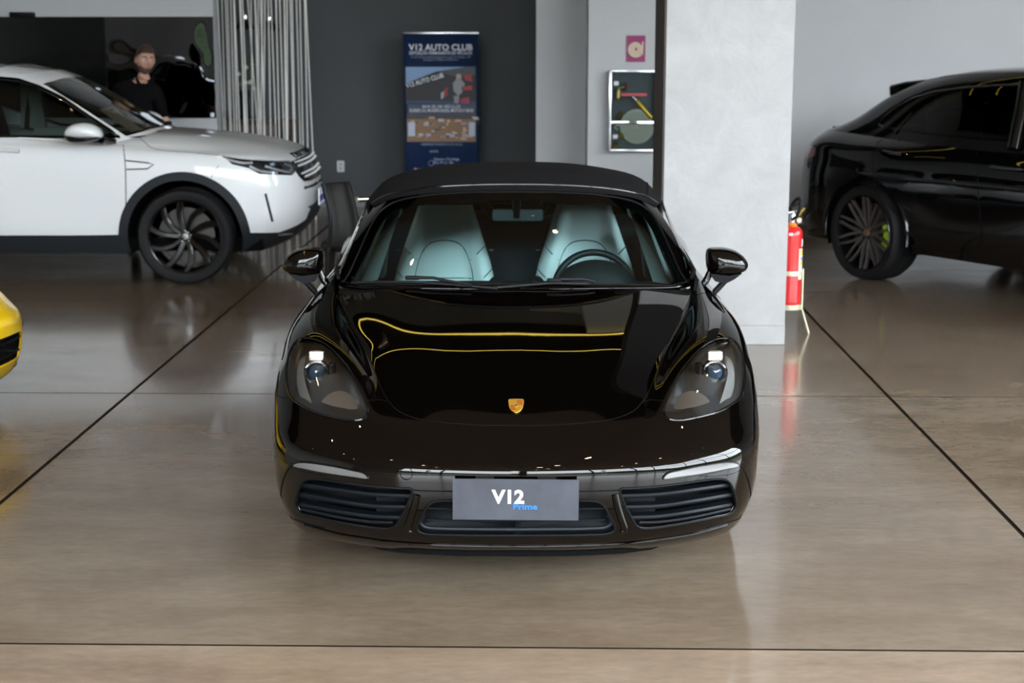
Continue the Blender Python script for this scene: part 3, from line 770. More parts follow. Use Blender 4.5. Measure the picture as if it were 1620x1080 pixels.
# ---- headlights: lens, bezel, housing, projector
def offset_patch(surf, cutres, names, depth):
    uv, tri, lab = cutres; sel = np.isin(lab.astype(str), names); t = tri[sel]
    used, inv = np.unique(t.ravel(), return_inverse=True); q = uv[used]
    return surf.ev(q), surf.nrm(q), inv.reshape(-1, 3)
lens_objs = emit(RS, rcut, ['lamp'], 'lens', LENS_GLASS, ROAD, joined=False, offset=.001)
PL, NL, TL = offset_patch(RS, rcut, ['lamp'], 0)
if (NL[:, 1].mean()) > 0: NL = -NL
LAMP_IN = mat('lamp_housing', (.28, .28, .275), .3, .85)
LAMP_DK = mat('lamp_dark_trim', (.012, .014, .018), .2, .2)
projc = None
o_, d_ = RB.px_ray(1133, 588); h_ = RS.hit(o_, d_); pc = RS.ev([h_])[0]
for k, sd in enumerate((1, -1)):
    hl = bpy.data.objects.new('headlight', None); COL.objects.link(hl); hl.parent = ROAD; hl.empty_display_size = .05
    lens = lens_objs[k]; lens.parent = hl
    ring, rn = on_surf(RS, u_lamp, .0005)
    tube('bezel', ring if sd > 0 else mirx(ring), .0042, GLOSS_BLACK, hl, 6, True)
    # housing: the lens outline pushed inwards and shrunk, as a bowl
    cen = PL.mean(0); Q = []
    rim_d = np.array([min(np.linalg.norm(p - np.array(r)) for r in ring) for p in PL])
    for p, n, d in zip(PL, NL, rim_d):
        dep = .012 + .058 * smoothstep(0, .055, d)
        Q.append(p + np.array([0, 1, -.12]) * dep)
    fl = np.array([sd, 1, 1])
    hz = mesh('housing', np.array(Q) * fl, [tuple(t if sd > 0 else t[::-1]) for t in TL], LAMP_IN, hl)
    c0 = Vector(((pc[0]) * sd, pc[1] + .045, pc[2] - .012))
    pr = bpy.data.objects.new('projector', None)
    ax = Vector((0, -1, .06)).normalized(); rot = Vector((0, 0, 1)).rotation_difference(ax).to_euler()
    lathe('projector_ring', [(.030, -.03), (.046, -.03), (.047, .006), (.043, .012), (.036, .010), (.033, 0), (.030, -.012)], CHROME, hl, 36, 'Z', True, c0, rot)
    lathe('projector_lens', [(0, .020), (.012, .018), (.022, .012), (.030, .002), (.032, -.01)], mat('blue_projector_glass', (.05, .10, .16), .03, 0, 1.0, .9), hl, 28, 'Z', False, c0, rot)
    # bright reflector above and day-light blades around the projector
    for (dx, dz, w_, h2, m_) in ((.0, .062, .052, .034, mat('warm_reflector', (.85, .76, .66), .22, .8)), (.006, -.066, .058, .022, CHROME), (-.085, -.045, .06, .028, mat('pale_reflector', (.7, .75, .8), .2, .8)), (-.085, -.085, .075, .022, mat('pale_reflector'))):
        box('reflector', (c0.x + dx * sd, c0.y - .004, c0.z + dz), (w_, .03, h2), m_, hl, .006)
    box('lamp_trim', (c0.x - .055 * sd, c0.y + .004, c0.z - .02), (.028, .03, .11), LAMP_DK, hl, .008)
    continue
    # outer light guide strip
    st = RB.uv_px(RS, [(1165,548),(1169,575),(1168,605),(1158,630)], closed=False)
    P, N = on_surf(RS, st, -.02)
    tube('light_guide', P if sd > 0 else mirx(P), .008, mat('pale_amber_guide', (.75, .66, .5), .2, .3), hl, 8)
# pale plates added for reflections in the lamps: a lower step and an outer crescent
u_p1 = RB.uv_px(RS, [(1064,640),(1074,618),(1092,608),(1112,612),(1130,628),(1124,646),(1096,654),(1068,658)]); u_p2 = RB.uv_px(RS, [(1150,556),(1162,566),(1168,590),(1164,618),(1148,640),(1140,644),(1150,612),(1156,588)])
hcut = cut(RS, [('p1', u_p1), ('p2', u_p2)], ufine=1.9)
hls = [o for o in ROAD.children if o.name.startswith('headlight')]
for nm, key, m_, off in (('reflection_step', 'p1', mat('lamp_sheen_silver', (.62, .58, .53), .32, .75), -.030), ('reflection_crescent', 'p2', mat('lamp_sheen_pale', (.66, .68, .66), .25, .7), -.018)):
    for o, hl in zip(emit(RS, hcut, [key], nm, m_, ROAD, joined=False, offset=off), hls): o.parent = hl
# ---- day-running strips
for o in emit(RS, rcut, ['drl'], 'running_light', mat('running_light_lens', (.22, .22, .225), .25, .5, 0.2), ROAD, joined=False, flange=.02, offset=.004): pass
ring, _ = on_surf(RS, u_drl, .002)
for sd in (1, -1): tube('running_light_frame', ring if sd > 0 else mirx(ring), .0035, GLOSS_BLACK, ROAD, 6, True)
# ---- side air intakes: duct, slats, radiator mesh
def duct(outline_uv, sd, depth, name, m, parent, inset=.0):
    P, N = on_surf(RS, outline_uv, 0.0); P = [Vector((p.x * sd, p.y, p.z)) for p in P]
    n = len(P); c = sum(P, Vector()) / n; V = list(P)
    V += [Vector((c.x + (p.x - c.x) * .97, p.y + depth * .5, c.z + (p.z - c.z) * .94)) for p in P]
    yb = max(p.y for p in P) + depth
    V += [Vector((c.x + (p.x - c.x) * .93, yb, c.z + (p.z - c.z) * .88)) for p in P] + [Vector((c.x, yb, c.z))]
    F = []
    for i in range(n):
        j = (i + 1) % n
        for l in (0, 1):
            F.append((l * n + i, l * n + j, (l + 1) * n + j, (l + 1) * n + i))
        F.append((2 * n + i, 2 * n + j, 3 * n))
    return mesh(name, V, F, m, parent)
SLAT = mat('slat_plastic', (.006, .008, .011), .42, spec=.2)
for sd in (1, -1):
    ai = bpy.data.objects.new('air_intake', None); COL.objects.link(ai); ai.parent = ROAD; ai.empty_display_size = .05
    duct(u_int, sd, .05, 'duct', MATTE_BLACK, ai)
    ring, _ = on_surf(RS, u_int, .0005)
    tube('intake_edge', ring if sd > 0 else mirx(ring), .004, MATTE_BLACK, ai, 6, True)
    rows = [[(984,787),(1046,784),(1100,777),(1160,768)], [(988,805),(1046,803),(1100,795),(1163,784)], [(998,822),(1046,820),(1100,812),(1163,800)]]
    for rw in rows:
        st = RB.uv_px(RS, rw, closed=False); P, N = on_surf(RS, st, -.012)
        if sd < 0: P = mirx(P)
        V, F = [], []
        for p in P:
            V += [p + Vector((0, -.004, .007)), p + Vector((0, -.008, 0)), p + Vector((0, -.002, -.007)), p + Vector((0, .035, -.004)), p + Vector((0, .035, .008))]
        for i in range(len(P) - 1):
            for k in range(5): F.append((i * 5 + k, i * 5 + (k + 1) % 5, i * 5 + 5 + (k + 1) % 5, i * 5 + 5 + k))
        fix_normals(mesh('slat', V, F, SLAT, ai, smooth=False))
    if True:   # dark inner lower lip
        st = RB.uv_px(RS, [(1012,829),(1046,828),(1100,820),(1158,807)], closed=False); P, N = on_surf(RS, st, -.01)
        tube('lower_lip', P if sd > 0 else mirx(P), .006, SLAT, ai, 8)
    # radiator mesh block behind the slats on the inner half
    st = RB.uv_px(RS, [(990,800),(1046,800)], closed=False); P, N = on_surf(RS, [st[0], st[-1]], -.04)
    rp = [Vector((p.x * sd, p.y, p.z)) for p in P]
    box('radiator', ((rp[0].x + rp[1].x) / 2, max(rp[0].y, rp[1].y) + .035, rp[0].z), (abs(rp[0].x - rp[1].x), .012, .12), mat('radiator_grey', (.025, .028, .032), .5, .5, bump=(600, .6)), ai)
# ---- centre lower intake with ribbed plate insert
duct(u_cen, 1, .03, 'centre_duct_half', GREY_PLASTIC, ROAD).name = 'center_intake'
duct(u_cen, -1, .03, 'center_intake', GREY_PLASTIC, ROAD)
ringc, _ = on_surf(RS, [p for p in u_cen], .0)
rc = [p for p in ringc]; loop = rc + mirx(rc)[::-1]
tube('center_intake_edge', loop, .005, MATTE_BLACK, ROAD, 6, True)
for py in (806, 824):
    st = RB.uv_px(RS, [(817, py + 1), (880, py + .8), (958, py - .5)], closed=False); P, N = on_surf(RS, st, -.008)
    for sd in (1,): tube('intake_rib', mirx(P)[::-1] + P, .0035, MATTE_BLACK, ROAD, 6)
st = RB.uv_px(RS, [(817, 838.5), (880, 838), (930, 837.2), (962, 834), (968, 826), (962, 814)], closed=False); P, N = on_surf(RS, st, -.006)
tube('intake_lower_bar', mirx(P)[::-1] + P, .007, mat('satin_blue_grey_plastic', (.012, .016, .020), .35, spec=.25), ROAD, 8)
# panel gap above the centre intake and the bright struts beside it
st = RB.uv_px(RS, [(817, 777.5), (900, 777), (970, 775.5), (984, 774)], closed=False); seam(RS, st, ROAD, r=.0028, name='trim_gap', centre=True)
for sd in (1, -1):
    st = RB.uv_px(RS, [(973, 781), (977, 800), (983, 820), (988, 837), (982, 843)], closed=False); P, N = on_surf(RS, st, -.002)
    tube('intake_strut', P if sd > 0 else mirx(P), [.013] * (len(P) - 2) + [.011, .008], BLACK_PAINT, ROAD, 12)
# black splitter under the lip
lipb = [(x, s + .025) for x, s in ((0, .105), (.2, .11), (.36, .135), (.46, .175), (.51, .23))]
V, F = [], []
pts = [(-x, s) for x, s in lipb[::-1]] + lipb[1:]
for x, s in pts: V += [(x, s, .160), (x, s - .006, .150), (x, s, .134), (x, s + .10, .134), (x, s + .10, .160)]
for i in range(len(pts) - 1):
    for k in range(5): F.append((i * 5 + k, i * 5 + (k + 1) % 5, i * 5 + 5 + (k + 1) % 5, i * 5 + 5 + k))
F += [(4, 3, 2, 1, 0), tuple((len(pts) - 1) * 5 + k for k in range(5))]
fix_normals(mesh('splitter', V, F, mat('splitter_rubber', (.006, .006, .0065), .9, spec=.05), ROAD, smooth=False))
# underbody tray (keeps light out)
box('underbody', (0, 2.2, .20), (1.40, 3.7, .06), VOID, ROAD)
# ---- sensors and tow cover
for px, py, r, nm, sds in ((955, 748, .0085, 'parking_sensor', (1, -1)),):
    o_, d_ = RB.px_ray(px, py); h_ = RS.hit(o_, d_); P, N = on_surf(RS, [h_], .0005)
    for sd in sds:
        p = P[0] if sd > 0 else mirx(P)[0]; n = N[0] if sd > 0 else mirx(N)[0]
        lathe(nm, [(0, -.001), (r * .7, -.001), (r * .72, .0015), (r, .001), (r * 1.1, -.002)], GLOSS_BLACK, ROAD, 20, 'Z', False, p, Vector((0, 0, 1)).rotation_difference(n).to_euler())
o_, d_ = RB.px_ray(816.5 + (816.5 - 643), 749); h_ = RS.hit(o_, d_); P, N = on_surf(RS, [h_], .0006)
p = mirx(P)[0]; n = mirx(N)[0]
lathe('tow_cover', [(.0195, 0), (.0205, .0012), (.0215, 0)], SEAM, ROAD, 30, 'Z', False, p, Vector((0, 0, 1)).rotation_difference(n).to_euler())
# ---- dealer plate: V12 Prime
PLM = mat('plate_grey', (.042, .047, .062), .5, noise=(9, .25, 3), bump=(40, .05))
plate = empty('dealer_plate', (0.012, 4.80 - .030, .38), 0)
plate.parent = ROAD; plate.matrix_parent_inverse = ROAD.matrix_world.inverted()
plate.rotation_euler = (math.radians(-3), math.radians(.5), 0)
prism('plate_panel', rrect(.405, .134, .002, 2), -.0015, .0015, PLM, plate)
for x in (-.1, .1): box('plate_bracket', (x, .02, .058), (.06, .03, .02), MATTE_BLACK, plate)
WHT = mat('print_white', (.85, .87, .92), .5); BLU = mat('print_blue', (.015, .17, .62), .5)
text_mesh('lettering', 'V12', .060, WHT, plate, .035, .0006, 'LEFT', .105, (-.078, -.0022, -.011), (PI / 2, 0, 0))
text_mesh('lettering', 'Prime', .026, BLU, plate, .030, .0006, 'LEFT', .078, (-.008, -.0026, -.031), (PI / 2, 0, 0))
# ---- crest on the hood
o_, d_ = RB.px_ray(816.5, 643); h_ = RS.hit(o_, d_); P, N = on_surf(RS, [h_], .002)
crest = bpy.data.objects.new('crest_badge', None); COL.objects.link(crest); crest.parent = ROAD; crest.empty_display_size = .03
crest.location = P[0]; tx = Vector((1, 0, 0)); nz = N[0]; ty = nz.cross(tx).normalized()
crest.rotation_euler = Matrix((tx, ty, nz)).transposed().to_euler()
def shield(w, h):
    pts = [(-w, h * .92), (-w * .5, h), (0, h * 1.02), (w * .5, h), (w, h * .92), (w * .97, h * .2), (w * .85, -h * .35), (w * .5, -h * .8), (0, -h * 1.05), (-w * .5, -h * .8), (-w * .85, -h * .35), (-w * .97, h * .2)]
    return [tuple(p) for p in crom(pts, 3, True)]
GOLD = mat('gold_enamel', (.80, .45, .06), .25, .6); RED_E = mat('dark_red_enamel', (.22, .015, .01), .25)
KY = 1.85   # the sloping hood foreshortens the crest
prism('crest_shield', [(a, b * KY) for a, b in shield(.026, .024)], 0, .003, GOLD, crest, 'Z', .001)
box('crest_field', (.0125, .010 * KY, .0032), (.021, .014 * KY, .001), RED_E, crest)
box('crest_field', (-.0105, -.008 * KY, .0032), (.017, .014 * KY, .001), RED_E, crest)
for k in range(2):
    box('crest_bar', (.0125, (.0075 + .005 * k) * KY, .0037), (.021, .0016 * KY, .001), GOLD, crest)
    box('crest_bar', (-.0105, (-.0105 + .005 * k) * KY, .0037), (.017, .0016 * KY, .001), GOLD, crest)
prism('crest_center', [(a, b * KY + .002) for a, b in shield(.008, .0075)], .003, .0045, GOLD, crest, 'Z')
prism('crest_figure', [(-.005, -.003), (-.002, .004), (.001, .001), (.003, .008), (.005, .004), (.004, -.001), (.006, -.004), (.002, -.002), (-.001, -.006)], .0045, .005, MATTE_BLACK, crest, 'Z')
# ------------------------------------------------------------------ windshield, soft top, side glass
WT = [[(0,1.468,.830),(.3,1.488,.830),(.55,1.545,.824),(.69,1.62,.815),(.752,1.69,.812)],
      [(0,1.625,.958),(.285,1.645,.957),(.525,1.70,.946),(.662,1.77,.930),(.724,1.84,.922)],
      [(0,1.785,1.080),(.265,1.803,1.076),(.49,1.852,1.060),(.620,1.915,1.038),(.682,1.98,1.02)],
      [(0,1.945,1.187),(.25,1.962,1.180),(.45,2.005,1.160),(.570,2.058,1.130),(.630,2.11,1.100)]]
WS = Surf(WT, True, False, .02)
GL = [(816,303.5),(900,305),(960,310),(1003,319),(1026,333),(1040,352),(1058,390),(1076,430),(1087,452),(1040,451),(960,450),(816,449.5)]
u_gl = uvfix(RB.uv_px(WS, GL, closed=False, n=3))
wcut = cut(WS, [('glass', u_gl)], fine=.025, ufine=9)
emit(WS, wcut, ['body'], 'windshield_frame', BLACK_PAINT, ROAD, flange=.02, offset=.002)
emit(WS, wcut, ['glass'], 'windshield', WIND_GLASS, ROAD)
g_, _ = on_surf(WS, u_gl, .001)
tube('windshield_seal', mirx(g_)[::-1] + g_, .004, MATTE_BLACK, ROAD, 6)
# black glazing band along the upper edge and the sides (inside of the glass)
ub = uvfix(RB.uv_px(WS, [(816,303.5),(900,305),(960,310),(1003,319),(1026,333),(1040,352),(1058,390),(1076,430),(1087,452),(1079,452),(1066,430),(1044,388),(1024,350),(1008,334),(985,327),(940,321),(880,318),(816,316)], closed=False, n=3))
bcut = cut(WS, [('band', ub)], fine=.025, ufine=9)
emit(WS, bcut, ['band'], 'glazing_band', GLOSS_BLACK, ROAD, offset=-.003)
ST = [[(0,1.950,1.196),(.25,1.967,1.189),(.45,2.01,1.169),(.575,2.062,1.139),(.640,2.115,1.104)],
      [(0,2.06,1.240),(.25,2.075,1.234),(.45,2.11,1.210),(.585,2.15,1.172),(.664,2.19,1.112)],
      [(0,2.25,1.270),(.25,2.255,1.264),(.45,2.27,1.238),(.595,2.29,1.192),(.686,2.32,1.10)],
      [(0,2.6,1.262),(.25,2.6,1.255),(.46,2.6,1.225),(.612,2.6,1.17),(.712,2.6,1.06)],
      [(0,2.9,1.20),(.25,2.9,1.19),(.46,2.9,1.155),(.615,2.9,1.09),(.735,2.88,.99)],
      [(0,3.25,1.04),(.25,3.24,1.03),(.46,3.2,1.0),(.61,3.15,.96),(.745,3.08,.92)],
      [(0,3.52,.895),(.25,3.49,.895),(.45,3.42,.895),(.6,3.33,.897),(.755,3.22,.9)]]
SS = Surf(ST, True, False, .04)
CLOTH = mat('black_soft_top_cloth', (.0085, .0085, .0095), .95, spec=.12, bump=(1200, .35, 2))
scut = cut(SS, [('rear', [np.array(p) for p in ((0, SS.kv[4] + .05), (.42, SS.kv[4] + .08), (.40, SS.kv[5] + .1), (0, SS.kv[5] + .12))])], fine=.04, ufine=9)
emit(SS, scut, ['body'], 'soft_top', CLOTH, ROAD, flange=.02)
emit(SS, scut, ['rear'], 'rear_window', DARK_GLASS, ROAD)
hs, _ = on_surf(SS, [np.array((u, .03)) for u in np.linspace(0, SS.U * .985, 24)], .001)
tube('header_seal', mirx(hs)[::-1] + hs, .005, GLOSS_BLACK, ROAD, 6)
ts, _ = on_surf(SS, [np.array((SS.ku[3] + .02, v)) for v in np.linspace(.02, SS.kv[4], 20)], .0005)
for sd in (1, -1): tube('top_stitch', ts if sd > 0 else mirx(ts), .0028, CLOTH, ROAD, 6)
# side windows
for sd in (1, -1):
    bot = [(.752, 1.70, .835), (.775, 1.80, .852), (.78, 2.1, .864), (.784, 2.45, .875), (.785, 2.8, .888)]
    top = [(.745, 1.72, .86), (.690, 1.98, 1.02), (.676, 2.2, 1.102), (.690, 2.35, 1.098), (.722, 2.72, 1.03)]
    V, F = [], []
    for a, b in zip(bot, top):
        a = np.array(a); b = np.array(b)
        for k in range(5): V.append((a + (b - a) * k / 4) * np.array([sd, 1, 1]))
    for i in range(4):
        for k in range(4): F.append((i * 5 + k, i * 5 + 5 + k, i * 5 + 6 + k, i * 5 + 1 + k))
    mesh('side_window', V, F, SIDE_GLASS, ROAD)
    tube('door_seal', [(x * sd, y, z + .004) for x, y, z in bot], .008, MATTE_BLACK, ROAD, 8)
    # bright sill strips seen past the pillar
# rear deck between the soft top and the tail
rowb = [Vector(p) for p in road_table()[12][14:]]; rowa = [Vector(p) for p in ST[6][::-1]]
V, F = [], []; n = 5
for a, b in zip(rowa, rowb):
    for k in range(4): V.append(a + (b - a) * k / 3 + Vector((0, 0, .02 * math.sin(PI * k / 3))))
for i in range(4):
    for k in range(3): F.append((i * 4 + k, i * 4 + 4 + k, i * 4 + 5 + k, i * 4 + 1 + k))
V2 = V + mirx(V); F2 = F + [tuple(j + len(V) for j in f[::-1]) for f in F]
fix_normals(mesh('rear_deck', V2, F2, BLACK_PAINT, ROAD))
# cowl and wipers
cw = [(x, s, z) for x, s, z in ((0, 1.468, .826), (.3, 1.478, .826), (.55, 1.51, .820), (.70, 1.56, .806), (.742, 1.62, .806))]
V, F = [], []
pts = [(-x, s, z) for x, s, z in cw[::-1]] + cw[1:]
for x, s, z in pts: V += [(x, s - .05, z - .014), (x, s + .03, z - .004), (x, s + .06, z - .03)]
for i in range(len(pts) - 1):
    for k in range(2): F.append((i * 3 + k, i * 3 + 3 + k, i * 3 + 4 + k, i * 3 + 1 + k))
mesh('cowl', V, F, MATTE_BLACK, ROAD)
WIP = mat('wiper_satin_black', (.012, .013, .015), .35, spec=.3)
def on_ws(px, py, off):
    o, d = RB.px_ray(px, py); h = WS.hit(o, d)
    if h is None: return None
    P, N = on_surf(WS, [h], off); return P[0]
def wiper(blade_px, arm_px, box_px):
    w = bpy.data.objects.new('wiper', None); COL.objects.link(w); w.parent = ROAD; w.empty_display_size = .05
    P = [p for p in (ws_any(x, y, .012) for x, y in blade_px) if p]; tube('wiper_blade', P, .006, WIP, w, 8)
    P = [p for p in (ws_any(x, y, .026) for x, y in arm_px) if p]; tube('wiper_arm', P, .0065, WIP, w, 8)
    p = ws_any(*box_px, .022); box('wiper_joint', p, (.06, .02, .016), MATTE_BLACK, w, .004)
def ws_any(px, py, off):
    """point on the windscreen plane, also on the left half"""
    left = px < 816.5
    p = on_ws(816.5 + abs(px - 816.5), min(py, 455), off)
    if p is None: return None
    if py > 455: p = p + Vector((0, -.05, -.02)) * ((py - 455) / 10)
    return Vector((-p.x, p.y, p.z)) if left else p
wiper([(562, 450), (600, 449.5), (655, 449), (720, 453), (790, 459)], [(660, 445.5), (690, 446), (712, 451), (750, 457)], (657, 445))
wiper([(783, 458), (820, 455), (874, 450.5), (930, 452), (985, 456)], [(874, 448), (925, 448), (940, 452), (985, 459)], (876, 449))
# ------------------------------------------------------------------ door mirrors
def loft_rings(rings, cap=True):
    V, F = [], []; n = len(rings[0])
    for r in rings: V += [Vector(p) for p in r]
    for i in range(len(rings) - 1):
        for k in range(n): F.append((i * n + k, i * n + (k + 1) % n, i * n + n + (k + 1) % n, i * n + n + k))
    if cap: F += [tuple(range(n - 1, -1, -1)), tuple((len(rings) - 1) * n + k for k in range(n))]
    return V, F
sM = 1.74                                   # mirrors stand this far behind the nose
def mpx(x, y, ds=0):
    p = at_y(x, y, 4.80 + sM + ds); return Vector((p.x - .013, sM + ds, p.z))
HOUS = [(1118,402),(1121,395),(1130,392.5),(1150,393),(1168,399),(1180,410),(1184,419),(1180,428),(1168,432.5),(1150,434),(1130,434),(1121,430),(1118,418)]
for sd in (1, -1):
    mr = bpy.data.objects.new('door_mirror', None); COL.objects.link(mr); mr.parent = ROAD; mr.empty_display_size = .05
    o0 = [mpx(a, b) for a, b in [tuple(p) for p in crom(HOUS, 3, True)]]
    c = sum(o0, Vector()) / len(o0)
    def ring(k, dy): return [Vector(((c.x + (p.x - c.x) * k) * sd, c.y + dy, c.z + (p.z - c.z) * k)) for p in o0]
    rs = [ring(.12, -.072), ring(.45, -.068), ring(.70, -.058), ring(.88, -.038), ring(.97, -.012), ring(1.0, .015), ring(.99, .045), ring(.95, .06)]
    V, F = loft_rings(rs); fix_normals(mesh('mirror_housing', V, F, BLACK_PAINT, mr, auto=50))
    V, F = loft_rings([ring(.94, .055), ring(.90, .062)]); fix_normals(mesh('mirror_glass', V, F, CHROME, mr, smooth=False))
    base = [mpx(1122, 431), mpx(1150, 434.5), mpx(1172, 431), mpx(1160, 440), mpx(1146, 447), mpx(1130, 443)]
    V, F = loft_rings([[Vector((p.x * sd, p.y + d, p.z)) for p in base] for d in (-.035, .035)]); fix_normals(mesh('mirror_base', V, F, MATTE_BLACK, mr, smooth=False))
    tube('mirror_strut', [Vector((p.x * sd, p.y, p.z)) for p in (mpx(1124, 428), mpx(1119, 440), mpx(1112, 452), mpx(1108, 460, -.02))], [.014, .015, .017, .022], BLACK_PAINT, mr, 10)
    tube('mirror_strut', [Vector((p.x * sd, p.y, p.z)) for p in (mpx(1148, 443), mpx(1136, 456), mpx(1125, 467, -.02))], [.013, .013, .014], MATTE_BLACK, mr, 10)
    tube('mirror_foot', [Vector((p.x * sd, p.y, p.z)) for p in (mpx(1108, 455, -.02), mpx(1114, 462, -.03), mpx(1125, 468, -.03))], [.016, .018, .016], GLOSS_BLACK, mr, 10)
# ------------------------------------------------------------------ wheels
for sd in (1, -1):
    make_wheel(ROAD, .705 * sd, .90, .335, .335, .25, .235, sd, 'ten', SILVER)
    make_wheel(ROAD, .765 * sd, 3.375, .34, .34, .25, .265, sd, 'ten', SILVER)
    for cy, cz, R in ((.90, .335, .375), (3.375, .34, .38)):
        V, F = [], []
        for k in range(25):
            a = -.35 + (PI + .7) * k / 24
            for x in (.50, .835): V.append((x * sd, cy - R * math.cos(a), cz + R * math.sin(a)))
        for k in range(24): F.append((k * 2, k * 2 + 1, k * 2 + 3, k * 2 + 2))
        V.append((.5 * sd, cy, cz)); F += [(k * 2, k * 2 + 2, 50) for k in range(24)]
        mesh('wheel_arch_liner', V, F, VOID, ROAD)
# ------------------------------------------------------------------ roadster interior
SEAT = mat('pale_grey_leather', (.80, .82, .81), .5, bump=(500, .08)); INT = mat('interior_dark', (.016, .020, .024), .7, bump=(300, .1))
INT2 = mat('interior_slate', (.10, .12, .125), .6); STITCH = mat('seat_seam', (.12, .14, .145), .7)
def ip(px, py, s):
    p = at_y(px, py, 4.80 + s); return Vector((p.x - .013, s, p.z))
for sd in (1, -1):
    st = bpy.data.objects.new('seat', None); COL.objects.link(st); st.parent = ROAD; st.empty_display_size = .1
    xc = .338 * sd
    # backrest with integral headrest: rows from the cushion up, leaning back
    zz = [.42, .55, .68, .78, .86, .93, 1.0, 1.06, 1.10, 1.118]
    hw = [.25, .252, .244, .2205, .193, .169, .145, .1245, .111, .104]
    ys = [2.42, 2.46, 2.50, 2.53, 2.555, 2.58, 2.60, 2.62, 2.635, 2.645]
    bol = [.07, .08, .075, .06, .05, .035, .022, .014, .008, .003]
    V, F = [], []; n = 17
    for z, h, y, b in zip(zz, hw, ys, bol):
        for k in range(n):
            t = -1 + 2 * k / (n - 1); e = smoothstep(.45, .8, abs(t)); edge = smoothstep(.86, 1.0, abs(t))
            V.append((xc + h * t, y - b * e + .05 * edge, z))
    for i in range(len(zz) - 1):
        for k in range(n - 1): F.append((i * n + k, i * n + k + 1, i * n + n + k + 1, i * n + n + k))
    nb = len(V); V += [(x, y + .13, z - .004) for x, y, z in V]
    F += [tuple(nb + i for i in f[::-1]) for f in F]
    for i in range(len(zz) - 1):
        F.append((i * n, i * n + n, nb + i * n + n, nb + i * n)); F.append((i * n + n - 1, nb + i * n + n - 1, nb + i * n + 2 * n - 1, i * n + 2 * n - 1))
    t0 = (len(zz) - 1) * n
    for k in range(n - 1): F.append((t0 + k, t0 + k + 1, nb + t0 + k + 1, nb + t0 + k))
    o = fix_normals(mesh('backrest', V, F, SEAT, st, auto=60))
    def seat_pt(x, z, off=.004):
        # interpolate the front face
        i = max(0, min(len(zz) - 2, int(np.searchsorted(zz, z)) - 1)); f = (z - zz[i]) / (zz[i + 1] - zz[i])
        h = hw[i] + (hw[i + 1] - hw[i]) * f; y = ys[i] + (ys[i + 1] - ys[i]) * f; b = bol[i] + (bol[i + 1] - bol[i]) * f
        t = x / h; e = smoothstep(.45, .8, abs(t))
        return Vector((xc + x, y - b * e - off, z))
    # arched centre panel: raised cushion plus its seam
    archp = [(-.150, .50), (-.148, .62), (-.140, .72), (-.122, .80), (-.10, .845), (-.07, .875), (-.03, .888), (.03, .888), (.07, .875), (.10, .845), (.122, .80), (.140, .72), (.148, .62), (.150, .50)]
    tube('panel_seam', [seat_pt(x, z, -.001) for x, z in crom(archp, 3)], .0035, STITCH, st, 6)
    tube('panel_seam', [seat_pt(x, .715, -.001) for x in np.linspace(-.14, .14, 12)], .0028, STITCH, st, 6)
    for q in (-1, 1):
        tube('panel_seam', [seat_pt(q * x, z, -.001) for x, z in ((.128, .80), (.16, .835), (.195, .87))], .0025, STITCH, st, 6)
        tube('panel_seam', [seat_pt(q * x, z, -.001) for x, z in ((.17, .70), (.20, .735), (.23, .765))], .0025, STITCH, st, 6)
        box('seat_release', (xc + q * .225, 2.56, .845), (.02, .012, .006), SILVER, st)
    # cushion
    box('seat_cushion', (xc, 2.20, .36), (.50, .54, .18), SEAT, st, .05)
# tub, bulkhead, dash, console
box('floor_tub', (0, 2.15, .25), (1.30, 1.6, .04), INT, ROAD)
V, F = [], []
for x in np.linspace(-.70, .70, 9):
    for s, z in ((2.80, .25), (2.80, .70), (2.83, .92), (3.05, .96)): V.append((x, s + .03 * (x / .7) ** 2, z))
for i in range(8):
    for k in range(3): F.append((i * 4 + k, i * 4 + 4 + k, i * 4 + 5 + k, i * 4 + 1 + k))
mesh('bulkhead', V, F, mat('bulkhead_carpet', (.010, .018, .024), .9), ROAD)
# roll hoop frame with a dark screen between the seats
hp = [(-.62, 2.86, .92), (-.56, 2.86, 1.08), (-.42, 2.86, 1.12), (-.22, 2.86, 1.12), (-.165, 2.86, 1.05), (-.11, 2.86, .985), (-.06, 2.86, .97), (.06, 2.86, .97), (.11, 2.86, .985), (.165, 2.86, 1.05), (.22, 2.86, 1.12), (.42, 2.86, 1.12), (.56, 2.86, 1.08), (.62, 2.86, .92)]
tube('roll_hoop', crom(hp, 4), .024, INT, ROAD, 10)
dsh = [(1.56, .785), (1.70, .792), (1.86, .795), (1.97, .785), (2.02, .755), (2.0, .68), (1.95, .55), (1.75, .45)]
V, F = [], []
xs = np.linspace(-.71, .71, 15)
for x in xs:
    for s, z in dsh: V.append((x, s + .05 * (abs(x) / .7) ** 2, z - .01 * (abs(x) / .7) ** 2))
m_ = len(dsh)
for i in range(len(xs) - 1):
    for k in range(m_ - 1): F.append((i * m_ + k, i * m_ + m_ + k, i * m_ + m_ + 1 + k, i * m_ + 1 + k))
fix_normals(mesh('dashboard', V, F, INT, ROAD))
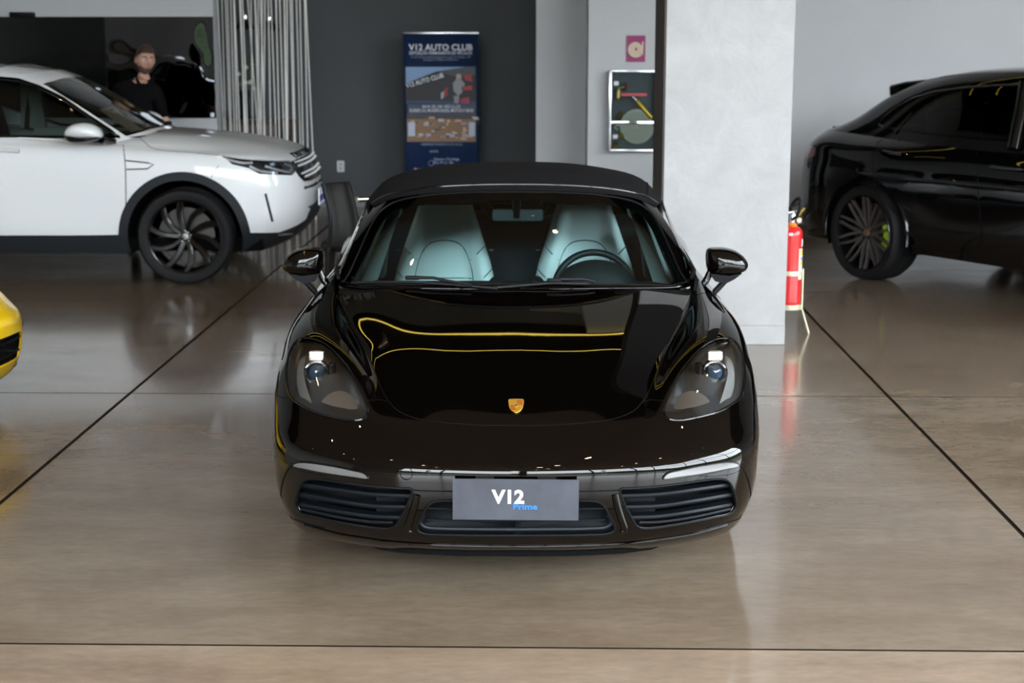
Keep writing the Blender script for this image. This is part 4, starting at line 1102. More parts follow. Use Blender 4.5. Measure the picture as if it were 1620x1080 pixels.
# instrument hood (half dome) and two vents / clock pods
def dome(name, pxc, pyb, half, top, s, depth, m):
    b = ip(pxc, pyb, s); l = ip(pxc - half, pyb, s); t = ip(pxc, pyb - top, s)
    rx = b.x - l.x; rz = t.z - b.z; V, F = [], []; n = 24
    for d, k in ((-.10, .55), (-.06, .82), (-.02, .96), (0, 1.0), (.02, .99), (depth, .97)):
        for i in range(n + 1):
            a = PI * i / n; V.append((b.x + rx * k * math.cos(a), s + d, b.z - .02 + (rz + .02) * k * math.sin(a)))
    for r in range(5):
        for i in range(n): F.append((r * (n + 1) + i, r * (n + 1) + i + 1, (r + 1) * (n + 1) + i + 1, (r + 1) * (n + 1) + i))
    F.append(tuple(range(n, -1, -1)))
    return fix_normals(mesh(name, V, F, m, ROAD))
dome('instrument_hood', 944, 450, 66, 37, 1.93, .08, INT)
dome('dash_clock', 787, 448, 16, 11, 1.86, .03, INT); dome('dash_pod', 848, 448, 15, 11, 1.88, .03, INT); dome('dash_pod', 596, 447, 12, 8, 1.88, .03, INT)
# steering wheel
c = ip(940, 459, 2.16); sw = bpy.data.objects.new('steering_wheel', None); COL.objects.link(sw); sw.parent = ROAD; sw.location = c; sw.rotation_euler = (math.radians(66), 0, 0); sw.empty_display_size = .05
WHEELM = mat('steering_leather', (.018, .022, .026), .38)
tube('wheel_rim', [(.180 * math.cos(a), .180 * math.sin(a), 0) for a in np.linspace(0, 2 * PI, 48, endpoint=False)], .0165, WHEELM, sw, 12, True)
lathe('wheel_hub', [(0, .02), (.05, .018), (.07, 0), (.07, -.03)], WHEELM, sw, 24)
for a in (0, PI, -PI / 2): box('wheel_spoke', (.11 * math.cos(a), .11 * math.sin(a), 0), (.12 if a != -PI / 2 else .035, .035 if a != -PI / 2 else .12, .015), WHEELM, sw, .005)
# rear-view mirror and its foot
rm = bpy.data.objects.new('rear_view_mirror', None); COL.objects.link(rm); rm.parent = ROAD; rm.empty_display_size = .05
c = ip(819, 340, 1.98)
prism('mirror_shell', [(c.x + a, c.z + b) for a, b in rrect(.226, .052, .015)], 1.955, 1.99, mat('mirror_shell_grey', (.09, .11, .12), .35), rm, 'Y', .006)
tube('mirror_stem', [ip(817, 344, 1.945), ip(817, 330, 1.94), ip(817, 314, 1.93)], [.014, .017, .02], GLOSS_BLACK, rm, 10)
box('mirror_display', ip(843, 341, 1.952), (.012, .002, .005), mat('tiny_display', (.6, .7, .7), .4), rm)
# header, visors, side trims
V, F = [], []
for x in np.linspace(-.50, .50, 13):
    e = (abs(x) / .58) ** 2.2
    for s, z in ((1.96, 1.170), (1.97, 1.145), (2.10, 1.150), (2.3, 1.20)): V.append((x, s + .10 * e, z - .065 * e))
for i in range(12):
    for k in range(3): F.append((i * 4 + k, i * 4 + 4 + k, i * 4 + 5 + k, i * 4 + 1 + k))
mesh('roof_header', V, F, INT, ROAD)
for sd in (1, -1):
    box('sun_visor', (.29 * sd, 2.10, 1.128), (.30, .12, .012), INT, ROAD, .004, Matrix.Rotation(math.radians(8), 3, 'X'))
    # inner pillar trim
    V = [(.668 * sd, 1.78, .80), (.600 * sd, 1.84, .80), (.505 * sd, 2.12, 1.110), (.548 * sd, 2.11, 1.118)]
    V += [(x + .02 * sd, y + .06, z) for x, y, z in V]
    mesh('pillar_trim', V, [(0, 1, 2, 3), (7, 6, 5, 4), (1, 5, 6, 2), (0, 3, 7, 4)], mat('pillar_trim_grey', (.42, .46, .46), .6), ROAD, smooth=False)
    # door card with arm rest and grab handle
    V, F = [], []
    for s in np.linspace(1.72, 2.75, 8):
        for x, z in ((.72, .86), (.69, .80), (.665, .68), (.67, .5), (.68, .28)): V.append((x * sd, s, z))
    for i in range(7):
        for k in range(4): F.append((i * 5 + k, i * 5 + 5 + k, i * 5 + 6 + k, i * 5 + 1 + k))
    mesh('door_card', V, F, INT2, ROAD)
    box('grab_handle', (.615 * sd, 2.30, .84), (.05, .06, .18), INT2, ROAD, .015, Matrix.Rotation(-.12 * sd, 3, 'Y'))
    # small side speaker / mirror sail seen beside each seat
    lathe('seat_belt_guide', [(0, .012), (.03, .012), (.045, 0), (.04, -.01)], mat('belt_guide_grey', (.16, .2, .2), .35), ROAD, 24, 'Z', False, (.575 * sd, 2.62, 1.03), (math.radians(80), 0, math.radians(40 * sd)))
    # wall panel behind the door inside, closes the view into the shell
    box('quarter_panel', (.69 * sd, 2.95, .6), (.03, .5, .65), INT, ROAD)
# ------------------------------------------------------------------ the white SUV, side-on behind the roadster
def uv_front(surf, pts):
    out = []
    for x, z in pts:
        h = surf.hit((x, -2, z), (0, 1, 0))
        if h is not None: out.append(np.array((0.0 if h[0] < .012 else h[0], h[1])))
    return out
SUV = empty('white_suv', (-1.575, 12.65, 0), math.radians(90.3), 'white five-door SUV with black wheels and dark lower cladding seen from the side', 'car')
SB = Body(SUV, -1)
def rear_fill(rows, tail):
    for r, t in zip(rows, tail): r += t
    return rows
def suv_lower():
    F = [
     [(0,.28,.26),(.4,.29,.255),(.66,.34,.25),(.80,.44,.245),(.87,.60,.24),(.90,.93,.24),(.91,1.45,.24),(.91,2.2,.24),(.91,3.1,.24),(.91,3.7,.24),(.88,4.3,.27),(.72,4.45,.28),(.4,4.5,.28),(0,4.5,.28)],
     [(0,.14,.33),(.4,.15,.33),(.67,.22,.33),(.83,.36,.33),(.905,.55,.33),(.93,.93,.33),(.93,1.45,.33),(.93,2.2,.33),(.93,3.1,.33),(.935,3.7,.34),(.90,4.32,.36),(.75,4.52,.38),(.4,4.57,.38),(0,4.57,.38)],
     [(0,.06,.42),(.4,.075,.42),(.69,.16,.42),(.86,.31,.42),(.932,.52,.42),(.946,.93,.42),(.943,1.45,.42),(.943,2.2,.42),(.945,3.1,.42),(.95,3.7,.43),(.915,4.33,.46),(.77,4.54,.48),(.4,4.59,.48),(0,4.59,.48)],
     [(0,.02,.58),(.4,.035,.58),(.69,.11,.58),(.865,.27,.58),(.938,.50,.58),(.952,.93,.60),(.946,1.45,.60),(.944,2.2,.60),(.946,3.1,.60),(.955,3.7,.62),(.92,4.33,.64),(.775,4.54,.66),(.4,4.59,.66),(0,4.59,.66)],
     [(0,.015,.70),(.4,.03,.70),(.68,.10,.71),(.86,.25,.72),(.938,.50,.74),(.953,.93,.76),(.95,1.45,.76),(.95,2.2,.76),(.952,3.1,.77),(.955,3.7,.78),(.918,4.31,.80),(.77,4.52,.82),(.4,4.57,.82),(0,4.57,.82)],
     [(0,.05,.80),(.4,.065,.80),(.67,.12,.82),(.85,.265,.835),(.931,.51,.85),(.948,.93,.87),(.946,1.45,.88),(.948,2.2,.885),(.95,3.1,.90),(.95,3.7,.91),(.91,4.29,.92),(.755,4.5,.94),(.4,4.55,.94),(0,4.55,.94)],
     [(0,.09,.90),(.4,.105,.90),(.66,.16,.915),(.835,.30,.925),(.913,.54,.935),(.933,.95,.945),(.935,1.45,.955),(.938,2.2,.965),(.94,3.1,.98),(.938,3.7,1.0),(.895,4.27,1.02),(.74,4.48,1.03),(.4,4.53,1.03),(0,4.53,1.03)],
     [(0,.14,.962),(.4,.16,.962),(.64,.22,.962),(.80,.35,.970),(.88,.58,.982),(.905,.97,.995),(.912,1.45,1.005),(.915,2.2,1.03),(.92,3.1,1.06),(.915,3.7,1.08),(.865,4.25,1.1),(.71,4.46,1.11),(.38,4.51,1.11),(0,4.51,1.11)],
     [(0,.30,1.018),(.4,.31,1.016),(.60,.36,1.010),(.74,.47,1.005),(.82,.68,1.006),(.86,1.02,1.018),(.878,1.43,1.035),(.885,2.2,1.065),(.885,3.1,1.105),(.88,3.7,1.13),(.83,4.23,1.15),(.69,4.44,1.155),(.37,4.49,1.155),(0,4.49,1.155)],
     [(0,.75,1.095),(.38,.76,1.092),(.56,.80,1.080),(.68,.88,1.068),(.76,1.0,1.058),(.80,1.2,1.056),(.84,1.5,1.058),(.855,2.2,1.092),(.855,3.1,1.135),(.85,3.7,1.165),(.80,4.21,1.18),(.67,4.43,1.18),(.36,4.48,1.18),(0,4.48,1.18)],
     [(0,1.22,1.135),(.35,1.24,1.132),(.55,1.28,1.118),(.67,1.34,1.102),(.74,1.40,1.088),(.785,1.48,1.078),(.812,1.7,1.082),(.83,2.3,1.118),(.83,3.1,1.158),(.82,3.7,1.19),(.78,4.2,1.2),(.66,4.42,1.2),(.35,4.48,1.2),(0,4.48,1.2)]]
    return F
LT = suv_lower(); LS = Surf(LT)
G = [LT[-1],
     [(0,1.62,1.36),(.34,1.63,1.355),(.52,1.66,1.345),(.64,1.70,1.33),(.70,1.74,1.318),(.735,1.80,1.308),(.76,1.95,1.312),(.775,2.4,1.338),(.775,3.1,1.37),(.765,3.65,1.38),(.73,4.1,1.38),(.6,4.3,1.38),(.33,4.36,1.38),(0,4.36,1.38)],
     [(0,1.98,1.552),(.32,1.99,1.548),(.49,2.01,1.538),(.585,2.04,1.528),(.63,2.07,1.522),(.66,2.12,1.522),(.68,2.25,1.540),(.70,2.6,1.570),(.70,3.1,1.58),(.69,3.6,1.57),(.65,4.0,1.55),(.52,4.15,1.54),(.3,4.2,1.54),(0,4.2,1.54)],
     [(0,2.12,1.605),(.29,2.13,1.602),(.45,2.15,1.595),(.53,2.18,1.590),(.57,2.22,1.590),(.59,2.28,1.595),(.605,2.4,1.61),(.62,2.7,1.635),(.62,3.1,1.64),(.61,3.5,1.63),(.57,3.82,1.605),(.46,3.96,1.597),(.25,4.02,1.595),(0,4.02,1.595)]]
GS = Surf(G)
LAMP = [(348,245.5),(383,250.5),(441,253.6),(458,254),(464.6,260),(469,266),(463,277),(441,276.4),(410,275),(394,266),(367,259.8)]
v_lamp = SB.uv_px(LS, LAMP, smooth=False)
v_gril = uv_front(LS, [(0,.925),(.3,.925),(.5,.922),(.615,.912),(.64,.87),(.60,.80),(.52,.755),(.3,.742),(0,.738)])
v_arch = arch_uv(SB, LS, .93, .364, .435, .255); v_clad = arch_uv(SB, LS, .93, .364, .50, .255)
v_arch2 = arch_uv(SB, LS, 3.67, .364, .435, .255); v_clad2 = arch_uv(SB, LS, 3.67, .364, .50, .255)
sill = SB.uv_side(LS, [(1.38,.385),(1.8,.380),(2.5,.380),(3.2,.385)]); sill = [np.array((sill[0][0], -.01))] + sill + [np.array((sill[-1][0], -.01))]
nose_c = SB.uv_px(LS, [(403,368),(440,367.5),(476,366),(484,347),(491,330)], closed=False, smooth=False) + uv_front(LS, [(.45,.545),(.2,.55),(0,.55)])
nose_c = [np.array((nose_c[0][0] + .1, -.01)), np.array((nose_c[0][0] + .1, nose_c[0][1]))] + nose_c + [np.array((0, -.01))]
v_plate = None
v_door = SB.uv_side(LS, [(1.46,1.06),(1.45,.9),(1.46,.6),(1.47,.385),(2.52,.385),(2.53,.7),(2.55,1.11),(2.0,1.10)])
lcut = cut(LS, [('clad', nose_c), ('clad', v_clad), ('clad', v_clad2), ('clad', sill), ('door', v_door), ('grille', v_gril), ('lamp', v_lamp), ('arch', v_arch), ('arch', v_arch2)], fine=.035, coarse=.06, ufine=2.0)
emit(LS, lcut, ['body'], 'body_shell', WHITE_PAINT, SUV, flange=.01)
CLAD = mat('charcoal_cladding', (.012, .0145, .018), .55, spec=.3)
emit(LS, lcut, ['clad'], 'cladding', CLAD, SUV, flange=.03, offset=.008)
emit(LS, lcut, ['door'], 'front_door', WHITE_PAINT, SUV, joined=False, flange=.01)
emit(LS, lcut, ['grille'], 'grille', GLOSS_BLACK, SUV, offset=.004, flange=.01)
for o, sd in zip(emit(LS, lcut, ['lamp'], 'headlight', LENS_GLASS, SUV, joined=False, offset=.004), (1, -1)):
    P_, N_, T_ = offset_patch(LS, lcut, ['lamp'], 0)
    if (N_[:, 0]).mean() < 0: N_ = -N_
    fl = np.array([sd, 1, 1.])
    mesh('lamp_housing', (P_ - N_ * .025) * fl, [tuple(t) for t in T_], mat('suv_lamp_housing', (.02, .022, .026), .2, .3), o)
    for pts in ([(356,250),(385,257),(400,256)], [(395,262),(412,270),(440,273)], [(420,262),(440,268),(460,272)], [(452,258),(464,264),(459,272)]):
        uvp = SB.uv_px(LS, pts, closed=False, n=3); q, _ = on_surf(LS, uvp, -.012)
        tube('light_guide', q if sd > 0 else mirx(q), .010, mat('suv_guide', (.5, .52, .55), .25, .4), o, 6)
    uvp = SB.uv_px(LS, [(431, 259)], closed=False, smooth=False); q, _ = on_surf(LS, uvp, -.01)
    q = q if sd > 0 else mirx(q)
    bm = bmesh.new(); bmesh.ops.create_uvsphere(bm, u_segments=14, v_segments=8, radius=.028); from_bm('lamp_projector', bm, mat('blue_projector_glass'), o, True, loc=q[0])
# studs on the grille: too small to pick apart
sv, sf = [], []
for zi, (z, x1) in enumerate(((.905, .60), (.875, .60), (.815, .56), (.785, .52))):
    for k in range(-9, 10):
        x = x1 * (k + (.5 if zi % 2 else 0)) / 9.5
        h = LS.hit((abs(x), -2, z), (0, 1, 0))
        if h is None: continue
        q, nn = on_surf(LS, [h], .008); p = q[0]; p = Vector((math.copysign(p.x, x), p.y, p.z))
        o = len(sv)
        for dx, dz in ((-.022, 0), (0, -.011), (.022, 0), (0, .011)): sv.append(p + Vector((dx, abs(dx) * .1, dz)))
        sv.append(p + Vector((0, -.014, 0)))
        sf += [(o, o + 1, o + 4), (o + 1, o + 2, o + 4), (o + 2, o + 3, o + 4), (o + 3, o, o + 4)]
tag(mesh('grille_studs', sv, sf, mat('bright_stud', (.72, .74, .76), .3), SUV, smooth=False), kind='stuff')
# greenhouse: windscreen, side glass, pillars
ku, kv = GS.ku, GS.kv
v_ws = [np.array(p) for p in ((0, .03), (ku[2], .03), (ku[3] + .03, .03), (ku[3] + .035, kv[1]), (ku[3] + .04, kv[2] - .02), (0, kv[2] + .0))]
SW = [(-260,205),(-200,140),(-120,124),(0,123),(30,126),(60,136),(100,155.5),(140,183),(175,206),(190,217),(196.5,229),(100,223),(0,216),(-120,211)]
v_sw = SB.uv_px(GS, SW, smooth=False)
v_rw = [np.array(p) for p in ((ku[11] + .1, .06), (GS.U, .06), (GS.U, kv[2]), (ku[11] + .12, kv[2]))]
gcut = cut(GS, [('ws', v_ws), ('sw', v_sw), ('rw', v_rw)], fine=.04, coarse=.06, ufine=3.0)
emit(GS, gcut, ['body'], 'pillars', WHITE_PAINT, SUV, flange=.02)
SUV_GLASS = glass('suv_side_glass', (.42, .50, .49), .8); SUV_WS = glass('suv_windshield_glass', (.74, .88, .83), .8)
emit(GS, gcut, ['ws'], 'windshield', SUV_WS, SUV); emit(GS, gcut, ['sw'], 'side_window', SUV_GLASS, SUV, joined=False); emit(GS, gcut, ['rw'], 'rear_window', DARK_GLASS, SUV)
q, _ = on_surf(GS, v_sw, .001)
for sd in (1, -1): tube('window_seal', q if sd > 0 else mirx(q), .012, GLOSS_BLACK, SUV, 6, True)
RT = [[(0,2.12,1.605),(.29,2.13,1.602),(.45,2.15,1.595),(.53,2.18,1.590),(.595,2.28,1.595)],
      [(0,2.45,1.655),(.3,2.45,1.652),(.46,2.45,1.642),(.56,2.47,1.630),(.612,2.5,1.618)],
      [(0,2.9,1.685),(.3,2.9,1.680),(.47,2.9,1.668),(.57,2.9,1.652),(.62,2.9,1.638)],
      [(0,3.5,1.675),(.3,3.5,1.670),(.47,3.5,1.658),(.56,3.5,1.645),(.61,3.5,1.63)],
      [(0,4.02,1.595),(.25,4.02,1.595),(.4,4.0,1.597),(.5,3.93,1.6),(.58,3.8,1.606)]]
RFS = Surf(RT, True, False, .05)
v_pan = [np.array(p) for p in ((0, RFS.kv[1] - .05), (RFS.ku[3] - .02, RFS.kv[1] - .05), (RFS.ku[3] - .02, RFS.kv[3]), (0, RFS.kv[3]))]
rfc = cut(RFS, [('pan', v_pan)], fine=.06, ufine=9)
emit(RFS, rfc, ['body'], 'roof', WHITE_PAINT, SUV); emit(RFS, rfc, ['pan'], 'glass_roof', GLOSS_BLACK, SUV, offset=.004, flange=.006)
# seams, door handle, vents
for pts, r in (([(215,214),(228,224),(241,234.5),(300,241),(348,245.5)], .003), ([(195,229.5),(198,260),(199,300),(199,372)], .004), ([(346,262),(338,272),(334,282)], .002)):
    seam(LS, SB.uv_px(LS, pts, closed=False), SUV, r=r)
seam(LS, SB.uv_px(LS, [(420,306),(424,322),(428,338),(431,350)], closed=False), SUV, r=.010, m=CLAD, name='bumper_slit')
seam(LS, SB.uv_px(LS, [(199,254),(233,257.5),(243,260),(233,267),(200,268)], closed=False, smooth=False), SUV, r=.0055, m=GLOSS_BLACK, name='fender_vent')
seam(LS, SB.uv_px(LS, [(0,239),(15,239.5),(32,241)], closed=False), SUV, r=.016, m=WHITE_PAINT, name='door_handle', off=.03)
seam(LS, SB.uv_px(LS, [(437,369.5),(450,369),(461,368)], closed=False), SUV, r=.012, m=SILVER, name='fog_light', off=.008)
seam(LS, [np.array(p) for p in uv_front(LS, [(.05,.70),(.3,.70),(.55,.705)])], SUV, r=.012, m=GLOSS_BLACK, name='bumper_slot')
# silver skid plate
sk = [(0,.17,.30),(.3,.18,.30),(.5,.22,.30),(.62,.30,.295)]
pts = [(-a, b, c) for a, b, c in sk[::-1]] + sk[1:]; V, F = [], []
for a, b, c in pts: V += [(a, b - .03, c + .045), (a, b - .035, c + .01), (a, b + .06, c - .05), (a, b + .14, c - .06)]
for i in range(len(pts) - 1):
    for k in range(3): F.append((i * 4 + k, i * 4 + 4 + k, i * 4 + 5 + k, i * 4 + 1 + k))
mesh('skid_plate', V, F, SILVER, SUV)
# number plate at the front
box('number_plate', (0, -.015, .60), (.42, .012, .13), mat('plate_white', (.75, .77, .8), .4), SUV); box('plate_band', (0, -.022, .585), (.40, .004, .05), mat('plate_blue', (.02, .04, .25), .4), SUV)
# raised lettering on the hood's leading edge
me = text_mesh('hood_lettering', 'DISCOVERY', .085, MATTE_BLACK, SUV, .02, .002, 'CENTER', .92)
for v in me.data.vertices:
    x, y = -v.co.x, v.co.y
    h = LS.hit((abs(x), -2, .930 + y * .62), (0, 1, 0)); P_, N_ = on_surf(LS, [h], .004 + v.co.z * .5) if h is not None else ([Vector((abs(x), .2, 1))], None)
    v.co = Vector((math.copysign(P_[0].x, -x), P_[0].y, P_[0].z))
# door mirrors
def spx(x, y, Y):
    p = at_y(x, y, Y); return SB.Mi @ p
def suv_mirror(sd):
    mr = bpy.data.objects.new('door_mirror', None); COL.objects.link(mr); mr.parent = SUV; mr.empty_display_size = .05
    cap = [tuple(p) for p in crom([(103,214),(104,206),(113,198),(127,194.5),(141,195.5),(154,201),(161,209),(161.5,217),(140,218.5),(118,218)], 3, True)]
    low = [tuple(p) for p in crom([(103,214),(105,221),(112,224.5),(128,225.5),(144,224),(161,218.5),(161,215),(130,216)], 3, True)]
    for nm, out, m in (('mirror_cap', cap, WHITE_PAINT), ('mirror_base', low, GLOSS_BLACK)):
        o0 = [spx(a, b, 11.60) for a, b in out]; o0 = [Vector((abs(p.x), p.y, p.z)) for p in o0]; c = sum(o0, Vector()) / len(o0)
        ring = lambda k, d: [Vector(((p.x + d) * sd, c.y + (p.y - c.y) * k, c.z + (p.z - c.z) * k)) for p in o0]
        V, F = loft_rings([ring(.2, .10), ring(.6, .092), ring(.85, .07), ring(.97, .035), ring(1, 0), ring(.97, -.05), ring(.85, -.09), ring(.5, -.11)])
        fix_normals(mesh(nm, V, F, m, mr, auto=60))
    p0 = spx(160, 221, 11.66); p1 = spx(172, 224, 11.78)
    tube('mirror_arm', [Vector((abs(p0.x) * sd, p0.y, p0.z)), Vector((abs(p1.x) * sd, p1.y, p1.z)), Vector((.80 * sd, p1.y - .02, p1.z))], [.03, .025, .025], GLOSS_BLACK, mr, 8)
for sd in (-1, 1): suv_mirror(sd)
# wheels, liners
BLKRIM = mat('gloss_black_rim', (.004, .004, .0045), .2, 0, .25, .4)
for cy in (.93, 3.67):
    for sd in (-1, 1):
        make_wheel(SUV, .835 * sd, cy, .368, .368, .284, .225, sd, 'swirl', BLKRIM, BLKRIM, None, SILVER, steer=0)
        V, F = [], []
        for k in range(25):
            a = -.3 + (PI + .6) * k / 24
            for x in (.45, .93): V.append((x * sd, cy - .44 * math.cos(a), .364 + .44 * math.sin(a)))
        for k in range(24): F.append((k * 2, k * 2 + 1, k * 2 + 3, k * 2 + 2))
        V.append((.45 * sd, cy, .364)); F += [(k * 2, k * 2 + 2, 50) for k in range(24)]
        mesh('wheel_arch_liner', V, F, VOID, SUV)
box('underbody', (0, 2.3, .30), (1.7, 3.9, .1), VOID, SUV)
# cabin: dark seats, dash, pale far pillar with a belt
box('cabin_floor', (0, 2.6, .70), (1.56, 2.6, .06), INT, SUV)
box('dashboard', (0, 1.62, 1.03), (1.46, .42, .10), INT, SUV, .03)
for x in (-.38, .38):
    sq = bpy.data.objects.new('seat', None); COL.objects.link(sq); sq.parent = SUV; sq.empty_display_size = .05
    box('seat_back', (x, 2.75, 1.03), (.48, .14, .62), INT, sq, .05, Matrix.Rotation(math.radians(-14), 3, 'X')); box('head_rest', (x, 2.84, 1.42), (.26, .10, .17), INT, sq, .04); box('seat_base', (x, 2.45, .80), (.48, .50, .16), INT, sq, .05)
TRIM = mat('pale_pillar_trim', (.52, .56, .52), .7)
for sd in (1, -1):
    V = [(.80 * sd, 2.44, 1.10), (.80 * sd, 2.66, 1.10), (.70 * sd, 2.60, 1.54), (.70 * sd, 2.46, 1.54)]
    V += [(a - .03 * sd, b, c) for a, b, c in V]
    fix_normals(mesh('inner_pillar', V, [(0, 1, 2, 3), (7, 6, 5, 4), (0, 4, 5, 1), (1, 5, 6, 2), (2, 6, 7, 3), (3, 7, 4, 0)], TRIM, SUV, smooth=False))
    tube('seat_belt', [(.72 * sd, 2.56, 1.42), (.74 * sd, 2.57, 1.30), (.755 * sd, 2.60, 1.10)], .022, INT, SUV, 6)
    box('door_trim', (.80 * sd, 2.0, 1.03), (.03, 1.1, .14), TRIM if sd > 0 else INT, SUV)
fix_normals(mesh('headliner', [(-.56, 2.2, 1.575), (.56, 2.2, 1.575), (.58, 3.6, 1.60), (-.58, 3.6, 1.60)], [(0, 1, 2, 3)], mat('headliner_dark', (.05, .055, .055), .9), SUV, smooth=False))
# wiper and its blade at the foot of the screen
tube('wiper_blade', [GS_p for GS_p in on_surf(GS, [np.array((ku[2] * t, .05 - .015 * t)) for t in np.linspace(.2, 1.2, 6)], .015)[0]], .010, MATTE_BLACK, SUV, 6)
fix_normals(mesh('cowl', [(-.70, 1.30, 1.105), (-.3, 1.20, 1.133), (.3, 1.20, 1.133), (.70, 1.30, 1.105), (.70, 1.44, 1.118), (.3, 1.36, 1.15), (-.3, 1.36, 1.15), (-.70, 1.44, 1.118)], [(0, 1, 6, 7), (1, 2, 5, 6), (2, 3, 4, 5)], MATTE_BLACK, SUV, smooth=False))
# price sheet behind the screen, near side
sheet = [(158.5,171.5),(178,166.5),(226,203),(208,206.5)]
q = []
for a, b in sheet:
    o, d = SB.px_ray(a, b); h = GS.hit(o, d)
    P_, N_ = on_surf(GS, [h], -.012); p = P_[0]; q.append(Vector((-p.x, p.y, p.z)))
ps = empty('price_sheet', SUV.matrix_world @ (sum(q, Vector()) / 4), 0, 'pale printed sheet of paper behind the white SUV windshield', 'paper')
qw = [SUV.matrix_world @ p - ps.location for p in q]
nn = (qw[1] - qw[0]).cross(qw[3] - qw[0]).normalized() * .0015
fix_normals(mesh('sheet', qw + [p + nn for p in qw], [(0, 1, 2, 3), (7, 6, 5, 4), (0, 4, 5, 1), (1, 5, 6, 2), (2, 6, 7, 3), (3, 7, 4, 0)], mat('printed_paper', (.72, .66, .70), .7), ps, smooth=False))
def on_sheet(u, v): return (qw[0] * (1 - u) + qw[1] * u) * (1 - v) + (qw[3] * (1 - u) + qw[2] * u) * v
if nn.y > 0 or nn.z < 0: nn = -nn
for k, (u0, u1, v0, v1, c_) in enumerate(((.62, .88, .06, .13, (.12, .1, .14)), (.2, .8, .30, .32, (.45, .4, .44)), (.2, .8, .40, .415, (.45, .4, .44)), (.2, .75, .50, .515, (.45, .4, .44)), (.2, .8, .62, .635, (.45, .4, .44)))):
    mesh('print_line', [on_sheet(u0, v0) + nn * 2, on_sheet(u1, v0) + nn * 2, on_sheet(u1, v1) + nn * 2, on_sheet(u0, v1) + nn * 2], [(0, 1, 2, 3)], mat('ink_%d' % (k > 0), c_, .8), ps, smooth=False)
# ------------------------------------------------------------------ the black coupe-roofed SUV on the right, tail towards the pillar
rzC = math.radians(30); _cz, _sz = math.cos(rzC), math.sin(rzC)
wl_ = (-.985, 3.865)
COUPE = empty('black_coupe_suv', (2.73 - (_cz * wl_[0] - _sz * wl_[1]), 11.93 - (_sz * wl_[0] + _cz * wl_[1]), 0), rzC, 'black SUV with a sloping coupe roof seen from its rear side at right', 'car')
CB = Body(COUPE, -1)
def coupe_lower():
    base = {  # s stations along the flank: x at each height
    }
    cols = [(0,.02),(.45,.06),(.75,.2),(.92,.45),(.965,.97),(.955,1.7),(.95,2.4),(.955,3.1),(.975,3.5),(.985,3.87),(.975,4.25),(.93,4.60),(.80,4.82),(.45,4.915),(0,4.93)]
    zs = [.26,.38,.52,.68,.80,.90,.99,1.06]
    dx = [-.06,-.02,0,.006,.004,-.006,-.030,-.075]
    rear = [-.10,-.03,0,.0,-.01,-.03,-.07,-.12]      # tail profile
    front = [.12,.04,0,.02,.10,.22,.5,1.1]
    F = []
    for i, z in enumerate(zs):
        r = []
        for j, (x, s) in enumerate(cols):
            zz = z + (.02 * (j - 4) / 10 if i >= 5 and j > 4 else 0) + (.05 * smoothstep(6, 11, j) if i == 7 else 0) + (.03 * smoothstep(6, 11, j) if i == 6 else 0)
            if j < 3: xx, ss = x * (1 - .1 * (i == 7)), s + front[i]
            elif j < 12:
                k = 1.0; xx = x + dx[i]; ss = s + (front[i] * (.8 if j == 3 else .35) if j < 5 else 0)
                if i in (3, 4, 5) and 8 <= j <= 10: xx += .012
                if j >= 10: ss += rear[i] * ((j - 9) / 3)
            else: xx, ss = x * (1 - .06 * (i >= 6)), s + rear[i]
            if i == 7:
                if 5 <= j <= 11: xx = (.86, .87, .872, .868, .85, .82, .765)[j - 5]
                if j == 12: xx = .64
                if j < 5: xx = (0, .35, .60, .72, .80)[j]; ss = (1.15, 1.18, 1.26, 1.38, 1.5)[j]; zz = (1.10, 1.10, 1.085, 1.07, 1.055)[j]
            if i == 6 and j < 5: ss = (.55, .57, .66, .86, 1.15)[j]; xx = (0, .42, .68, .82, .90)[j]; zz = (.99, .99, .985, .985, .99)[j]
            if i == 5 and j < 5: ss = (.16, .2, .32, .55, .98)[j]
            r.append((xx, ss, zz))
        F.append(r)
    return F
CT = coupe_lower(); CS = Surf(CT)
CG = [CT[-1],
      [(0,1.62,1.34),(.34,1.63,1.335),(.56,1.69,1.32),(.67,1.77,1.30),(.735,1.88,1.285),(.79,2.05,1.29),(.80,2.5,1.31),(.80,3.05,1.32),(.79,3.42,1.32),(.765,3.78,1.305),(.735,4.05,1.275),(.69,4.27,1.245),(.58,4.42,1.225),(.33,4.50,1.22),(0,4.52,1.22)],
      [(0,2.0,1.545),(.32,2.01,1.54),(.50,2.05,1.525),(.60,2.11,1.51),(.65,2.19,1.505),(.685,2.32,1.515),(.705,2.6,1.535),(.705,2.98,1.54),(.695,3.30,1.53),(.675,3.58,1.505),(.65,3.82,1.465),(.61,4.0,1.425),(.51,4.12,1.395),(.3,4.18,1.385),(0,4.2,1.385)],
      [(0,2.16,1.60),(.29,2.17,1.598),(.45,2.20,1.59),(.54,2.26,1.585),(.59,2.33,1.585),(.615,2.45,1.592),(.63,2.68,1.605),(.63,2.95,1.605),(.62,3.2,1.598),(.605,3.42,1.58),(.585,3.62,1.555),(.55,3.76,1.53),(.46,3.86,1.51),(.28,3.91,1.50),(0,3.93,1.50)]]
CGS = Surf(CG)
w_arch = arch_uv(CB, CS, 3.865, .37, .445, .275); w_arch1 = arch_uv(CB, CS, .97, .37, .445, .275)
w_door = CB.uv_px(CS, [(1413,209),(1398.5,218.5),(1388,227),(1382,251),(1386,300),(1430,350),(1455,385),(1545,396),(1547,300),(1545,222)], closed=False)
w_lamp = [np.array(p) for p in CB.uv_side(CS, [(4.50,.985),(4.50,.93),(4.62,.90),(4.70,.905),(4.71,.99),(4.6,1.0)])]
ccut = cut(CS, [('door', w_door), ('lamp', w_lamp), ('arch', w_arch), ('arch', w_arch1)], fine=.045, coarse=.045, ufine=9)
emit(CS, ccut, ['body'], 'body_shell', BLACK_PAINT2, COUPE, flange=.012)
